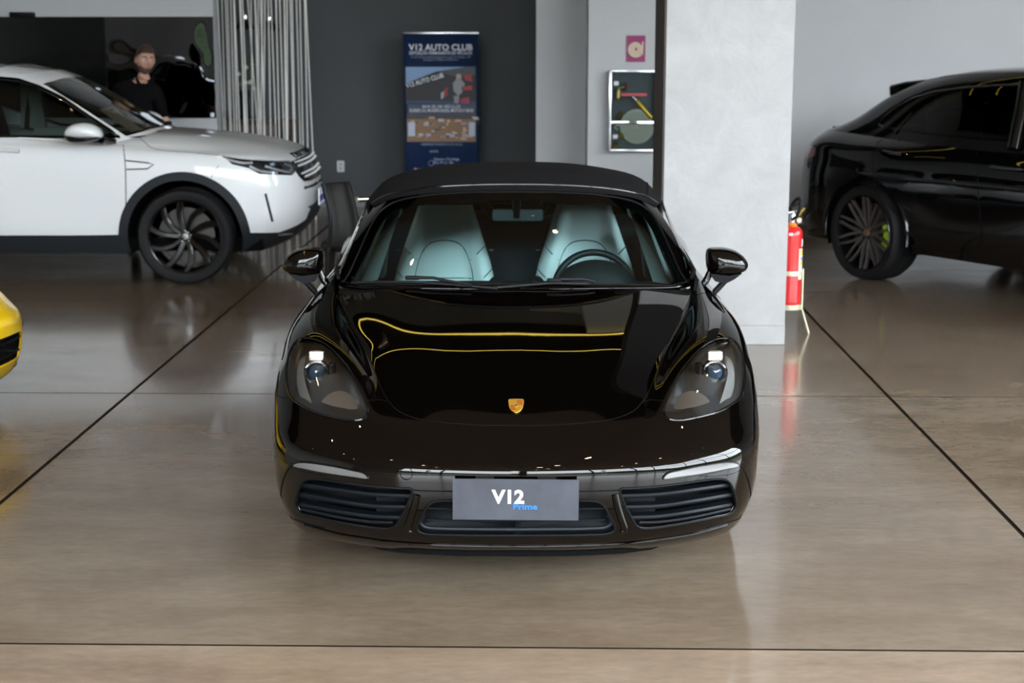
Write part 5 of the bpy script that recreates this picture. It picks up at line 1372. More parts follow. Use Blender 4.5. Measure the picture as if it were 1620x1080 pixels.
emit(CS, ccut, ['door'], 'rear_door', BLACK_PAINT2, COUPE, joined=False, flange=.008)
emit(CS, ccut, ['lamp'], 'tail_lamp', mat('smoked_tail_lamp', (.30, .12, .13), .12, .2, 1.0), COUPE, joined=False, offset=.004)
seam(CS, w_door, COUPE, r=.004)
seam(CS, CB.uv_px(CS, [(1530,330),(1545,400)], closed=False, smooth=False), COUPE, r=.003) if False else None
CW = [(1391,197),(1398,186),(1415,172),(1445,155),(1480,145),(1530,138.5),(1580,135.5),(1640,134),(1760,138),(1800,215),(1700,224),(1620,222.5),(1545,219),(1460,210),(1405,203)]
w_sw = CB.uv_px(CGS, CW, smooth=False)
ku2, kv2 = CGS.ku, CGS.kv
w_ws = [np.array(p) for p in ((0, .03), (ku2[3] + .02, .03), (ku2[3] + .03, kv2[2] - .02), (0, kv2[2]))]
w_rw = [np.array(p) for p in ((ku2[11] + .02, .05), (CGS.U, .04), (CGS.U, kv2[3] - .06), (ku2[11] + .06, kv2[3] - .06))]
cgc = cut(CGS, [('ws', w_ws), ('sw', w_sw), ('rw', w_rw)], fine=.045, coarse=.045, ufine=9)
emit(CGS, cgc, ['body'], 'pillars', BLACK_PAINT2, COUPE, flange=.02)
CGL = glass('coupe_dark_glass', (.16, .19, .19), 1.0)
emit(CGS, cgc, ['ws'], 'windshield', CGL, COUPE); emit(CGS, cgc, ['sw'], 'side_window', CGL, COUPE, joined=False); emit(CGS, cgc, ['rw'], 'rear_window', GLOSS_BLACK, COUPE)
CR = [[(0,2.16,1.60),(.29,2.17,1.598),(.45,2.20,1.59),(.54,2.26,1.585),(.612,2.42,1.590)],
      [(0,2.5,1.648),(.3,2.5,1.645),(.47,2.5,1.635),(.57,2.52,1.62),(.625,2.56,1.600)],
      [(0,2.9,1.655),(.3,2.9,1.652),(.48,2.9,1.64),(.58,2.9,1.625),(.63,2.9,1.606)],
      [(0,3.4,1.61),(.3,3.4,1.61),(.47,3.38,1.606),(.56,3.34,1.60),(.612,3.3,1.593)],
      [(0,3.93,1.50),(.28,3.91,1.50),(.46,3.86,1.51),(.55,3.76,1.53),(.60,3.5,1.573)]]
CRS = Surf(CR, True, False, .05)
emit(CRS, cut(CRS, [], fine=.06, ufine=9), ['body'], 'roof', BLACK_PAINT2, COUPE)
# roof-edge spoiler
V, F = [], []
pts = [(-.585,3.88),(-.45,3.98),(-.2,4.02),(.2,4.02),(.45,3.98),(.585,3.88)]
for x, s in pts: V += [(x, s - .26, 1.552), (x, s + .02, 1.525), (x, s + .20, 1.490), (x, s + .19, 1.405), (x, s - .06, 1.40)]
for i in range(len(pts) - 1):
    for k in range(5): F.append((i * 5 + k, i * 5 + (k + 1) % 5, i * 5 + 5 + (k + 1) % 5, i * 5 + 5 + k))
F += [(4, 3, 2, 1, 0), tuple((len(pts) - 1) * 5 + k for k in range(5))]
so = fix_normals(mesh('roof_spoiler', V, F, BLACK_PAINT2, COUPE, auto=40)); m_ = so.modifiers.new('bevel', 'BEVEL'); m_.width = .02; m_.segments = 3; m_.limit_method = 'ANGLE'
# deck-edge spoiler, door handles, window line, rocker, wheels
tube('deck_edge', [(-.62,4.66,1.135),(-.3,4.74,1.14),(.3,4.74,1.14),(.62,4.66,1.135)], .014, BLACK_PAINT2, COUPE, 8)
for pts in ([(1400,242),(1418,245),(1430,247)], [(1570,265),(1600,268),(1630,270)]): seam(CS, CB.uv_px(CS, pts, closed=False), COUPE, r=.014, m=BLACK_PAINT2, name='door_handle', off=.025)
q, _ = on_surf(CGS, w_sw, .001)
for sd in (1, -1): tube('window_trim', q if sd > 0 else mirx(q), .009, GLOSS_BLACK, COUPE, 6, True)
qb = [Vector((.80, s, z)) for s, z in ((2.40, 1.07), (2.44, 1.54))]
for sd in (1, -1):
    tube('center_pillar', [Vector((.872 * sd, 2.52, 1.09)), Vector((.79 * sd, 2.55, 1.32)), Vector((.70 * sd, 2.60, 1.545))], .05, GLOSS_BLACK, COUPE, 8)
    tube('rear_divider', [Vector((.85 * sd, 3.72, 1.15)), Vector((.765 * sd, 3.60, 1.32)), Vector((.69 * sd, 3.36, 1.515))], .012, GLOSS_BLACK, COUPE, 8)
GREYSP = mat('machined_grey_spoke', (.16, .14, .14), .35, .8)
for cy in (.97, 3.865):
    for sd in (-1, 1):
        make_wheel(COUPE, .86 * sd, cy, .37, .37, .295, .29, sd, 'mesh', BLKRIM, GREYSP, (mat('acid_green_caliper', (.45, .70, .02), .35, 0, .6), (PI - .55, PI + .50) if sd > 0 else (-.55, .50)), mat('dark_gold_cap', (.20, .13, .06), .4, .5))
        V, F = [], []
        for k in range(25):
            a = -.3 + (PI + .6) * k / 24
            for x in (.45, .955): V.append((x * sd, cy - .45 * math.cos(a), .37 + .45 * math.sin(a)))
        for k in range(24): F.append((k * 2, k * 2 + 1, k * 2 + 3, k * 2 + 2))
        V.append((.45 * sd, cy, .37)); F += [(k * 2, k * 2 + 2, 50) for k in range(24)]
        mesh('wheel_arch_liner', V, F, VOID, COUPE)
        tube('arch_flare', [(.968 * sd, cy - .455 * math.cos(a), .37 + .455 * math.sin(a)) for a in np.linspace(-.12, PI + .12, 30)], .022, BLACK_PAINT2, COUPE, 8)
box('underbody', (0, 2.45, .31), (1.72, 4.3, .1), VOID, COUPE)
box('cabin_floor', (0, 2.9, .75), (1.6, 2.8, .06), INT, COUPE)
for x in (-.4, .4):
    for s in (2.75, 3.55): box('seat_back', (x, s, 1.02), (.5, .16, .62), INT, COUPE, .05); box('head_rest', (x, s + .05, 1.40), (.27, .1, .15), INT, COUPE, .04)
# exhaust / diffuser under the tail
box('diffuser', (0, 4.75, .34), (1.3, .20, .12), MATTE_BLACK, COUPE, .03)
# ------------------------------------------------------------------ the yellow sports car, only its front corner in view
YEL = empty('yellow_sports_car', (-2.70, 6.98, 0), math.radians(58), 'yellow sports car, only its front corner in view at the left edge', 'car')
YB_ = Body(YEL, 1)
YT = [[(x, s, z * (1.0 if z < .3 else 1.0)) for x, s, z in r] for r in road_table()]
YSF = Surf(YT)
y_lamp, y_int = u_lamp, u_int
y_a1 = arch_uv(YB_, YSF, .90, .335, .37); y_a2 = arch_uv(YB_, YSF, 3.375, .34, .375)
ycut = cut(YSF, [('lamp', y_lamp), ('intake', y_int), ('arch', y_a1), ('arch', y_a2)], fine=.03, coarse=.06, ufine=1.9)
emit(YSF, ycut, ['body'], 'body_shell', YELLOW_PAINT, YEL, flange=.012)
emit(YSF, ycut, ['lamp'], 'headlight', LENS_GLASS, YEL, joined=False, offset=.003)
P_, N_, T_ = offset_patch(YSF, ycut, ['lamp'], 0)
if N_[:, 1].mean() > 0: N_ = -N_
for sd in (1, -1):
    fl = np.array([sd, 1, 1.]); mesh('lamp_housing', (P_ - N_ * .03) * fl, [tuple(t) for t in T_], mat('suv_lamp_housing'), YEL)
    st = RB.uv_px(RS, [(1165,548),(1169,575),(1168,605),(1158,630)], closed=False)
    tube('lamp_guide', [Vector((p.x * sd, p.y, p.z)) for p in on_surf(YSF, st, -.012)[0]], .012, CHROME, YEL, 8)
    P0, N0 = on_surf(YSF, y_int, 0); P0 = [Vector((p.x * sd, p.y, p.z)) for p in P0]; c = sum(P0, Vector()) / len(P0); n = len(P0)
    V = P0 + [Vector((c.x + (p.x - c.x) * .92, p.y + .06, c.z + (p.z - c.z) * .9)) for p in P0] + [c + Vector((0, .09, 0))]
    F = [(i, (i + 1) % n, n + (i + 1) % n, n + i) for i in range(n)] + [(n + i, n + (i + 1) % n, 2 * n) for i in range(n)]
    mesh('air_intake', V, F, MATTE_BLACK, YEL)
    for rw in ([(984,787),(1046,784),(1100,777),(1160,768)], [(998,818),(1046,816),(1100,808),(1163,797)]):
        q, _ = on_surf(YSF, RB.uv_px(RS, rw, closed=False), -.012); tube('intake_bar', q if sd > 0 else mirx(q), .007, MATTE_BLACK, YEL, 6)
seam(YSF, sm2 + [u_a1[12]], YEL, r=.003); seam(YSF, blade, YEL, r=.004, name='blade_gap'); seam(YSF, u_hood[4:], YEL, r=.003, name='hood_gap', centre=True)
for o in [c for c in ROAD.children if c.name.split('.')[0] in ('soft_top', 'rear_deck', 'underbody', 'windshield_frame', 'windshield', 'side_window', 'wheel_arch_liner', 'splitter', 'rear_window')]:
    k = o.copy(); COL.objects.link(k); k.parent = YEL
    if o.name.startswith(('rear_deck', 'windshield_frame')):
        k.data = o.data.copy(); k.data.materials[0] = YELLOW_PAINT
for w_ in [c for c in ROAD.children if c.name.startswith('wheel') and c.type == 'EMPTY']:
    k = w_.copy(); COL.objects.link(k); k.parent = YEL
    for ch in w_.children:
        cc = ch.copy(); COL.objects.link(cc); cc.parent = k
        for g2 in ch.children: gg = g2.copy(); COL.objects.link(gg); gg.parent = cc
# ------------------------------------------------------------------ screen wall on the left with two glossy black panels
YS = 15.05
def rp(px, py, Y): return at_y(px, py, Y)
def wallbox(name, px0, px1, py0, py1, Y, depth, m, parent=None, z0=None, z1=None, bevel=0):
    """box whose front face at world depth Y spans the pixel rectangle"""
    a = rp(px0, (py0 + py1) / 2, Y); b = rp(px1, (py0 + py1) / 2, Y); t = rp((px0 + px1) / 2, py0, Y).z if z1 is None else z1; u = rp((px0 + px1) / 2, py1, Y).z if z0 is None else z0
    o = box(name, ((a.x + b.x) / 2, Y + depth / 2, (t + u) / 2), (b.x - a.x, depth, t - u), m, parent, bevel)
    return o
pw = wallbox('wall_screen', -700, 340, 0, 190, YS + .03, .22, mat('pale_partition', (.44, .455, .465), .7), None, 0, CEIL); tag(pw, kind='structure')
def mirror_film():
    m = bpy.data.materials.new('rippled_black_mirror'); m.use_nodes = True; nt = m.node_tree; b = nt.nodes['Principled BSDF']; L = nt.links
    b.inputs['Base Color'].default_value = (.10, .105, .115, 1); b.inputs['Metallic'].default_value = 1.0; b.inputs['Roughness'].default_value = .015
    g = nt.nodes.new('ShaderNodeNewGeometry'); n = nt.nodes.new('ShaderNodeTexNoise'); n.inputs['Scale'].default_value = 2.1; n.inputs['Detail'].default_value = 1.0
    bp = nt.nodes.new('ShaderNodeBump'); bp.inputs['Strength'].default_value = .55; bp.inputs['Distance'].default_value = .05
    L.new(g.outputs['Position'], n.inputs['Vector']); L.new(n.outputs['Fac'], bp.inputs['Height']); L.new(bp.outputs[0], b.inputs['Normal'])
    return m
e = empty('screen_panel', rp(80, 105, YS), 0, 'plain black glossy panel on the pale wall above the white SUV roof', 'panel')
def child_box(name, px0, px1, py0, py1, Y, depth, m, e, bevel=0.0):
    a = rp(px0, (py0 + py1) / 2, Y); b = rp(px1, (py0 + py1) / 2, Y); t = rp((px0 + px1) / 2, py0, Y).z; u = rp((px0 + px1) / 2, py1, Y).z
    c = Vector(((a.x + b.x) / 2, Y + depth / 2, (t + u) / 2)) - Vector(e.location)
    return box(name, c, (b.x - a.x, depth, t - u), m, e, bevel)
child_box('panel_face', -330, 167.5, 26.5, 186, YS, .028, mat('black_acrylic', (.004, .005, .005), .12, spec=.25, bump=(.8, .06)), e)
e = empty('mirror_panel', rp(253, 105, YS), 0, 'rippled black mirror panel behind the standing man', 'panel')
child_box('panel_face', 168.7, 339, 26.5, 186.5, YS, .028, mirror_film(), e)
child_box('panel_sticker', 333, 339, 178.5, 185, YS - .004, .004, mat('sticker_white', (.7, .74, .78), .6), e)
wb = wallbox('sensor_box', 14, 52, 19, 26.5, YS - .05, .10, MATTE_BLACK, bevel=.01); tag(wb, 'small black box mounted above the plain black panel', 'sensor')
# ------------------------------------------------------------------ curtain of hanging strings
STR = mat('off_white_string', (.92, .91, .87), .6)
YT_ = 16.1
cur = empty('string_curtain', rp(418, 300, YT_) * 1.0, 0, 'curtain of slanting off-white strings beside the pale wall', 'curtain')
cur.location.z = 0
tops = [60,70,95,105,125,155,165,185,200,210,231,252,275,286,300,321,335,347,372,381,416,436,456,470,485,494,515,526,550,584,588]
bots = [97,93,124,130,147,188,185,209,238,240,292,263,300,318,305,348,328,340,387,411,436,461,474,483,490,517,534,548,568,601,626]
rad = .006
for t, b in zip(tops, bots):
    p0 = rp(330 + t / 3.857, 0, YT_); p1 = rp(330 + b / 3.857, 207, YT_); d = (p1 - p0) / (p1.z - p0.z)
    off = random.Random(t).uniform(-.12, .12)
    a = p0 + d * (CEIL - .002 - p0.z); c = p0 + d * (.0 - p0.z); a.y += off; c.y += off
    tube('string', [a - cur.location, (a + c) / 2 - cur.location, c - cur.location], rad, STR, cur, 6)
# ------------------------------------------------------------------ behind the strings: console, vase with flowers, two pendant lamps
YCn = 16.75
cn = empty('console_table', rp(405, 215, YCn), 0, 'dark brown console table behind the hanging strings', 'table'); cn.location.z = 0
BRN = mat('dark_brown_wood', (.055, .038, .028), .5, noise=(6, .2))
tz = rp(405, 188, YCn).z; xa = rp(348, 190, YCn).x - cn.location.x; xb = rp(465, 190, YCn).x - cn.location.x
box('table_top', ((xa + xb) / 2, 0, tz - .02), (xb - xa, .40, .04), BRN, cn, .004); box('drawer_body', ((xa + xb) / 2 - .05, 0, tz - .14), ((xb - xa) * .72, .36, .20), BRN, cn, .004)
for x in (xa + .04, xb - .04):
    for y in (-.16, .16): box('leg', (x, y, (tz - .04) / 2), (.05, .05, tz - .04), BRN, cn)
box('drawer_front', ((xa + xb) / 2 - .05, -.185, tz - .14), ((xb - xa) * .68, .012, .16), mat('brown_grey_front', (.11, .09, .075), .5), cn, .003)
bx = rp(444, 195, YCn - .06); 
va = empty('flower_vase', (rp(388, 188, YCn).x, YCn, tz), 0, 'slim glass vase with a tall white orchid on the console', 'vase')
lathe('vase', [(0, 0), (.05, .0), (.055, .02), (.045, .18), (.06, .30), (.056, .30), (.04, .18), (.045, .02)], mat('smoked_vase', (.02, .02, .022), .1, 0, .5), va, 20)
LEAF = mat('plant_leaf', (.045, .075, .03), .55); PET = mat('white_petal', (.55, .53, .5), .6)
rnd = random.Random(3)
for k in range(3):
    x0 = (k - 1) * .02
    stem = [(x0, 0, .25), (x0 * 1.5, 0, .45), (x0 * 2 + .02, .02, .60), (x0 * 2 + .08, .02, .66)]
    tube('stem', crom(stem, 4), .006, LEAF, va, 6)
def leaf(parent, p, d, L_, w_, m, name):
    d = Vector(d).normalized(); s_ = d.cross(Vector((0, -1, .3))).normalized(); V = []; F = []
    for i in range(5):
        t = i / 4; ww = w_ * math.sin(PI * (t * .9 + .08)); c = Vector(p) + d * L_ * t + Vector((0, 0, -.25 * L_ * t * t))
        V += [c - s_ * ww, c + Vector((0, -.004, .004)), c + s_ * ww]
    for i in range(4): F += [(i * 3, i * 3 + 1, i * 3 + 4, i * 3 + 3), (i * 3 + 1, i * 3 + 2, i * 3 + 5, i * 3 + 4)]
    return mesh(name, V, F, m, parent)
for k in range(9): leaf(va, (rnd.uniform(-.05, .06), rnd.uniform(-.03, .03), rnd.uniform(.28, .62)), (rnd.uniform(-1, 1), rnd.uniform(-.5, .5), rnd.uniform(-.2, .8)), rnd.uniform(.09, .16), .022, LEAF, 'leaf')
for k in range(7): leaf(va, (rnd.uniform(-.03, .09), -.02, rnd.uniform(.30, .58)), (rnd.uniform(-1, 1), -.4, rnd.uniform(-.3, .6)), .055, .026, PET, 'petal')
for i, (px, py, lab) in enumerate(((388, 46, 'black cone pendant lamp hanging behind the strings, the left one'), (426, 48.5, 'black cone pendant lamp hanging behind the strings, the right one'))):
    p = rp(px, py, 16.9); pl = empty('pendant_lamp', (p.x, p.y, p.z), 0, lab, 'lamp', 'pendant lamps')
    lathe('lamp_shade', [(.118, 0), (.115, .004), (.06, .085), (.035, .10), (.03, .10), (.055, .082), (.108, .002)], mat('black_enamel', (.006, .006, .006), .25), pl, 28)
    lathe('lamp_cap', [(.03, .10), (.032, .15), (.02, .185), (.008, .19)], CHROME, pl, 18)
    tube('cord', [(0, 0, .19), (0, 0, CEIL - p.z)], .005, MATTE_BLACK, pl, 6)
    bm = bmesh.new(); bmesh.ops.create_uvsphere(bm, u_segments=12, v_segments=8, radius=.03); from_bm('bulb', bm, mat('milky_bulb', (.8, .78, .72), .4), pl, True, loc=(0, 0, .05))
# wall socket
so = empty('wall_socket', W(0, 0) + rp(539, 263, YB - .2), 0, 'white plastic wall socket on the dark grey wall', 'socket')
c0 = at_plane(539, 263, W(0, YB), (math.sin(GA), -math.cos(GA), 0)); so.location = c0 + Vector((0, -.006, 0)); so.rotation_euler = (0, 0, GA)
prism('socket_plate', rrect(.082, .125, .01), -.006, .005, mat('white_plastic', (.62, .64, .66), .4), so, 'Y', .002)
for z in (-.025, .025): prism('socket_insert', rrect(.036, .036, .006, 3, 0, z), -.008, -.005, mat('grey_plastic', (.40, .42, .44), .4), so)
# ------------------------------------------------------------------ chair and glass table behind the roadster
LEA = mat('black_leather', (.0075, .006, .005), .45, spec=.2, bump=(90, .1))
ch = empty('leather_chair', (-1.10, 10.12, 0), math.radians(0), 'black leather high-backed chair behind the roadster mirror', 'chair')
def cpx(px, py, Y=10.0):
    p = at_y(px, py, Y); return Vector((p.x + 1.10, Y - 10.12, p.z))
bk = [(511,290),(530,290),(550,286),(553,288)]
V, F = [], []
lft = [(511,290),(516,310),(521,330),(523.5,350),(523,370),(521,392)]; rgt = [(553,286.5),(558,305),(563,325),(567,345),(569,362),(568,392)]
for i, (a, b) in enumerate(zip(lft, rgt)):
    t = i / 5; Yb = 10.02 - .05 * t
    for k in range(7):
        u = k / 6; bow = .035 * math.sin(PI * u)
        V.append(cpx(a[0] + (b[0] - a[0]) * u, a[1] + (b[1] - a[1]) * u, Yb + bow + .05 * u))
for i in range(5):
    for k in range(6): F.append((i * 7 + k, i * 7 + k + 1, i * 7 + 8 + k, i * 7 + 7 + k))
o = fix_normals(mesh('backrest', V, F, LEA, ch)); m_ = o.modifiers.new('solid', 'SOLIDIFY'); m_.thickness = .035; m_.offset = 0; m_ = o.modifiers.new('bevel', 'BEVEL'); m_.width = .008; m_.segments = 2
# piped edge of the back
tube('edge_piping', [cpx(a, b, 10.0) for a, b in crom([(511,290),(516,310),(521,330),(523.5,350),(523,370),(520,395)], 3)], .016, mat('leather_edge', (.010, .012, .015), .45, spec=.25), ch, 8)
sz = cpx(540, 393).z
box('seat', (cpx(545, 393).x + .05, .16, sz), (.44, .46, .07), LEA, ch, .025)
for px, dy in ((519, -.06), (566, -.06), (527, .36), (572, .36)):
    b0 = cpx(px, 393, 10.06 + dy); tube('leg', [Vector((b0.x, b0.y, sz)), Vector((b0.x - .015, b0.y, sz * .5)), Vector((b0.x - .03, b0.y, 0.0))], [.018, .016, .013], LEA, ch, 8)
gt = empty('glass_table', (-.60, 11.0, 0), 0, 'round glass table with chrome legs behind the roadster roof', 'table')
ztop = at_y(575, 324, 10.6).z
lathe('table_top', [(0, ztop - .006), (.42, ztop - .006), (.425, ztop), (.42, ztop + .006), (0, ztop + .006)], glass('table_glass', (.75, .85, .82), .9), gt, 48)
for k in range(3):
    a = 2 * PI * k / 3 + PI * .85; tube('leg', [(.34 * math.cos(a), .34 * math.sin(a), ztop - .008), (.10 * math.cos(a), .10 * math.sin(a), ztop * .5), (.30 * math.cos(a), .30 * math.sin(a), 0.008)], .016, CHROME, gt, 10)
pp = at_y(583, 320, 10.75)
tr = empty('metal_tube', (pp.x, 10.75, ztop + .026), 0, 'short shiny metal tube lying on the glass table', 'tube')
lathe('tube_body', [(0, -.08), (.018, -.08), (.02, -.075), (.02, .075), (.018, .08), (0, .08)], CHROME, tr, 20, 'Z', False, None, (0, math.radians(90), math.radians(25)))
# ------------------------------------------------------------------ roll-up banner
YBn = 16.85
def banner():
    tl, trr = rp(638, 53.5, YBn), rp(757, 52, YBn); w = trr.x - tl.x; h = tl.z - .06; cx = (tl.x + trr.x) / 2
    e = empty('rollup_banner', (cx, YBn, 0), 0, 'dark blue roll-up banner lettered V12 AUTO CLUB against the dark wall', 'banner')
    NAVY = mat('banner_navy', (.010, .028, .085), .4)
    n = 16; V, F = [], []          # the sheet hangs with faint vertical waves
    for j in range(2):
        for i in range(n + 1):
            u = i / n; V.append((-w / 2 + w * u, .012 * math.sin(u * 9) , .06 + h * j))
    for i in range(n): F.append((i, i + 1, n + 2 + i, n + 1 + i))
    o = mesh('sheet', V, F, NAVY, e); md = o.modifiers.new('solid', 'SOLIDIFY'); md.thickness = .002; md.offset = 1
    box('top_rail', (0, 0, .06 + h + .008), (w + .006, .025, .022), SILVER, e, .004)
    box('base_case', (0, .0, .035), (w + .04, .10, .07), SILVER, e, .015); tube('pole', [(0, .035, .06), (0, .035, .06 + h)], .009, SILVER, e, 8)
    for x in (-w * .3, w * .3): box('foot', (x, 0, .006), (.04, .36, .012), SILVER, e)
    H0 = .06 + h; PXM = w / 119.0        # metres per photo pixel
    def zy(py): return H0 - (py - 53.5) * PXM
    def xx(px): return (px - 697.5) * PXM
    def rect(name, x0, x1, y0, y1, m, y=-.016):
        return mesh(name, [(xx(x0), y, zy(y1)), (xx(x1), y, zy(y1)), (xx(x1), y, zy(y0)), (xx(x0), y, zy(y0))], [(0, 1, 2, 3)], m, e, smooth=False)
    def poly(name, pts, m, y=-.0175): return mesh(name, [(xx(a), y, zy(b)) for a, b in pts], [tuple(range(len(pts) - 1, -1, -1))], m, e, smooth=False)
    TW = mat('banner_white', (.72, .76, .84), .5); TG = mat('banner_grey', (.30, .36, .48), .5)
    def txt(s, px, py, size, wid, m=TW, bold=.012, al='CENTER', rot=0.0): text_mesh('lettering', s, size * PXM * 1.35, m, e, bold, .0003, al, wid * PXM, (xx(px), -.019, zy(py)), (PI / 2, -rot, 0))
    txt('V12 AUTO CLUB', 697, 79, 10, 101, bold=.022); txt('EXPOSIÇÃO PERMANENTE DE VEÍCULOS', 697, 85.5, 5, 99)
    txt('St. de Concessionárias Aeroporto Lago Sul, Brasília - DF', 697, 91, 3.2, 94, TG, .004); txt('Complexo V12 Motors Autódromo', 697, 95.2, 3.2, 55, TG, .004)
    # printed photograph 1: black hall front under a blue sky
    rect('print_sky', 641, 752, 105, 163, mat('print_sky_blue', (.22, .36, .58), .5))
    poly('print_hall', [(641, 131), (690, 112), (735, 105.2), (752, 105.2), (752, 162.8), (641, 162.8)], mat('print_black', (.012, .012, .016), .5))
    poly('print_roof', [(690, 112), (735, 105.2), (752, 105.2), (752, 118), (720, 120)], mat('print_slate', (.06, .065, .085), .5), -.018)
    rect('print_strip', 641, 752, 158, 163, mat('print_strip_blue', (.02, .05, .11), .5), -.018)
    txt('V12 AUTO CLUB', 672, 129.5, 7.5, 62, TW, .02, 'CENTER', math.radians(16))
    for pts, c_ in (([(716,130),(722,124),(730,125),(735,131),(731,145),(724,150),(717,143)], (.30, .31, .33)), ([(722,116),(729,116),(730,124),(721,124)], (.45, .35, .32)), ([(732,118),(745,117),(747,128),(736,126)], (.38, .03, .04)), ([(730,136),(746,134),(747,141),(731,142)], (.42, .03, .05)), ([(702,140),(708,136),(707,150),(701,152)], (.35, .04, .05)), ([(717,150),(726,150),(725,162),(718,162)], (.30, .27, .33)), ([(728,155),(742,152),(742,162),(728,162)], (.36, .03, .05)), ([(697,146),(703,142),(702,152),(697,156)], (.50, .50, .55))):
        poly('print_shape', pts, mat('print_%d_%d' % (pts[0][0], pts[0][1]), c_, .5), -.0185)
    txt('MAIS DE 300 VEÍCULOS', 697.5, 169.3, 5, 60); txt('CLÁSSICOS, MODIFICADOS, MOTOS E BIKES', 697.5, 175.6, 5, 102)
    # printed photograph 2: hall full of cars seen from above
    rect('print_hall_floor', 642, 752, 180, 223, mat('print_orange', (.26, .15, .085), .5))
    rect('print_wall', 642, 752, 178, 187, mat('print_dark', (.05, .05, .06), .5), -.0172)
    rnd = random.Random(8)
    for k in range(46):
        px = rnd.uniform(646, 750); py = rnd.uniform(183, 216); w_ = rnd.uniform(4, 11); h_ = rnd.uniform(2, 5)
        c_ = rnd.choice([(.55, .52, .5), (.28, .22, .2), (.5, .34, .22), (.16, .12, .12), (.4, .06, .08), (.42, .36, .5), (.08, .08, .1), (.6, .4, .24)])
        rect('print_patch', px, px + w_, py, py + h_, mat('print_c%d' % int(sum(c_) * 1000), c_, .5), -.0176 - k * 2e-5)
    for a, b in ((644, 655), (741, 751)): rect('print_window', a, b, 192, 214, mat('print_pale', (.5, .58, .7), .5), -.019)
    txt('INGRESSOS ONLINE OU NO LOCAL', 698, 228.5, 3.6, 66, TG, .006); txt('ACESSE:', 685, 240, 3.6, 14, TG, .006)
    txt('Quarta a Domingo', 705, 252.5, 4.6, 41, TG, .01); txt('Das 9h às 18h', 700, 258, 4.6, 31, TG, .01)
    ring_ = [(680 + 4.2 * math.cos(a), 257 + 4.2 * math.sin(a)) for a in np.linspace(0, 2 * PI, 20)]
    tube('clock_icon', [(xx(a), -.019, zy(b)) for a, b in ring_], .003, TG, e, 5)
    rect('round_icon', 652.5, 657.5, 264.5, 269.5, mat('print_coral', (.60, .12, .12), .5), -.019); txt('@v12autoclub.brasil', 678, 269, 4, 38, TG, .006); txt('www.v12autoclub.com.br', 722, 268, 4, 44, TG, .006)
    return e
banner()
# ------------------------------------------------------------------ fire-hose sign and cabinet on the light wall
YW = YR
NW = (math.sin(GA), -math.cos(GA), 0)
def wp(px, py, off=0.0): return at_plane(px, py, W(0, YW - off), NW)
def wall_empty(name, px, py, label, cat):
    e = empty(name, wp(px, py), GA, label, cat); return e
def loc_on(e, px, py, off=0.0):
    return e.matrix_basis.inverted() @ wp(px, py, off)
sg = wall_empty('hose_sign', 1005.5, 77, 'square magenta sign with a cream coiled hose symbol', 'sign')
a = loc_on(sg, 991.5, 56); b = loc_on(sg, 1020.5, 98)
box('sign_plate', ((a.x + b.x) / 2, -.006, (a.z + b.z) / 2), (b.x - a.x, .012, a.z - b.z), mat('magenta_print', (.26, .025, .115), .5), sg)
rr_ = (b.x - a.x) * .40; sp_ = []
for k in range(90):
    t = k / 89; an = t * 2 * PI * 3.6 + PI / 2; r_ = .012 + (rr_ - .012) * t; sp_.append((r_ * math.cos(an), -.008, r_ * math.sin(an) - .006))
sp_ += [(sp_[-1][0] + .02, -.008, sp_[-1][2] + .012), (rr_ * .95, -.008, rr_ * .92)]
tube('hose_symbol', sp_, .0085, mat('cream_print', (.68, .62, .42), .5), sg, 6)
hc = wall_empty('hose_cabinet', 1000, 175, 'chrome-framed glass fire-hose cabinet with a coiled white hose', 'cabinet')
P0 = loc_on(hc, 965, 112.5); P1 = loc_on(hc, 1036, 237)
x0, x1, z1, z0 = P0.x, P1.x, P0.z, P1.z
def cab(px, py, off=0.0): return loc_on(hc, px, py, off)
box('back_panel', ((x0 + x1) / 2, -.004, (z0 + z1) / 2), (x1 - x0, .006, z1 - z0), mat('cabinet_grey', (.075, .083, .09), .6), hc)
for nm, c, s in (('frame_rail', ((x0 + x1) / 2, -.05, z1), (x1 - x0, .10, .022)), ('frame_rail', ((x0 + x1) / 2, -.05, z0), (x1 - x0, .10, .022)), ('frame_post', (x0, -.05, (z0 + z1) / 2), (.024, .10, z1 - z0)), ('frame_post', (x1, -.05, (z0 + z1) / 2), (.024, .10, z1 - z0))):
    box(nm, c, s, SILVER, hc, .004)
zm = cab(1000, 193).z
box('middle_rail', ((x0 + x1) / 2, -.092, zm), (x1 - x0, .012, .026), CHROME, hc, .003)
box('glass_pane', ((x0 + x1) / 2, -.098, (zm + z1) / 2), (x1 - x0 - .03, .004, z1 - zm - .03), glass('cabinet_glass', (.9, .95, .95), .8), hc)
box('glass_pane', ((x0 + x1) / 2, -.098, (zm + z0) / 2), (x1 - x0 - .03, .004, zm - z0 - .03), glass('cabinet_glass'), hc)
for px, py in ((974, 131.5), (972.5, 215)): q = cab(px, py); box('hinge_plate', (q.x, -.102, q.z), (.045, .006, .038), mat('white_plastic'), hc, .002)
BRASS = mat('brass', (.52, .36, .12), .3, .9)
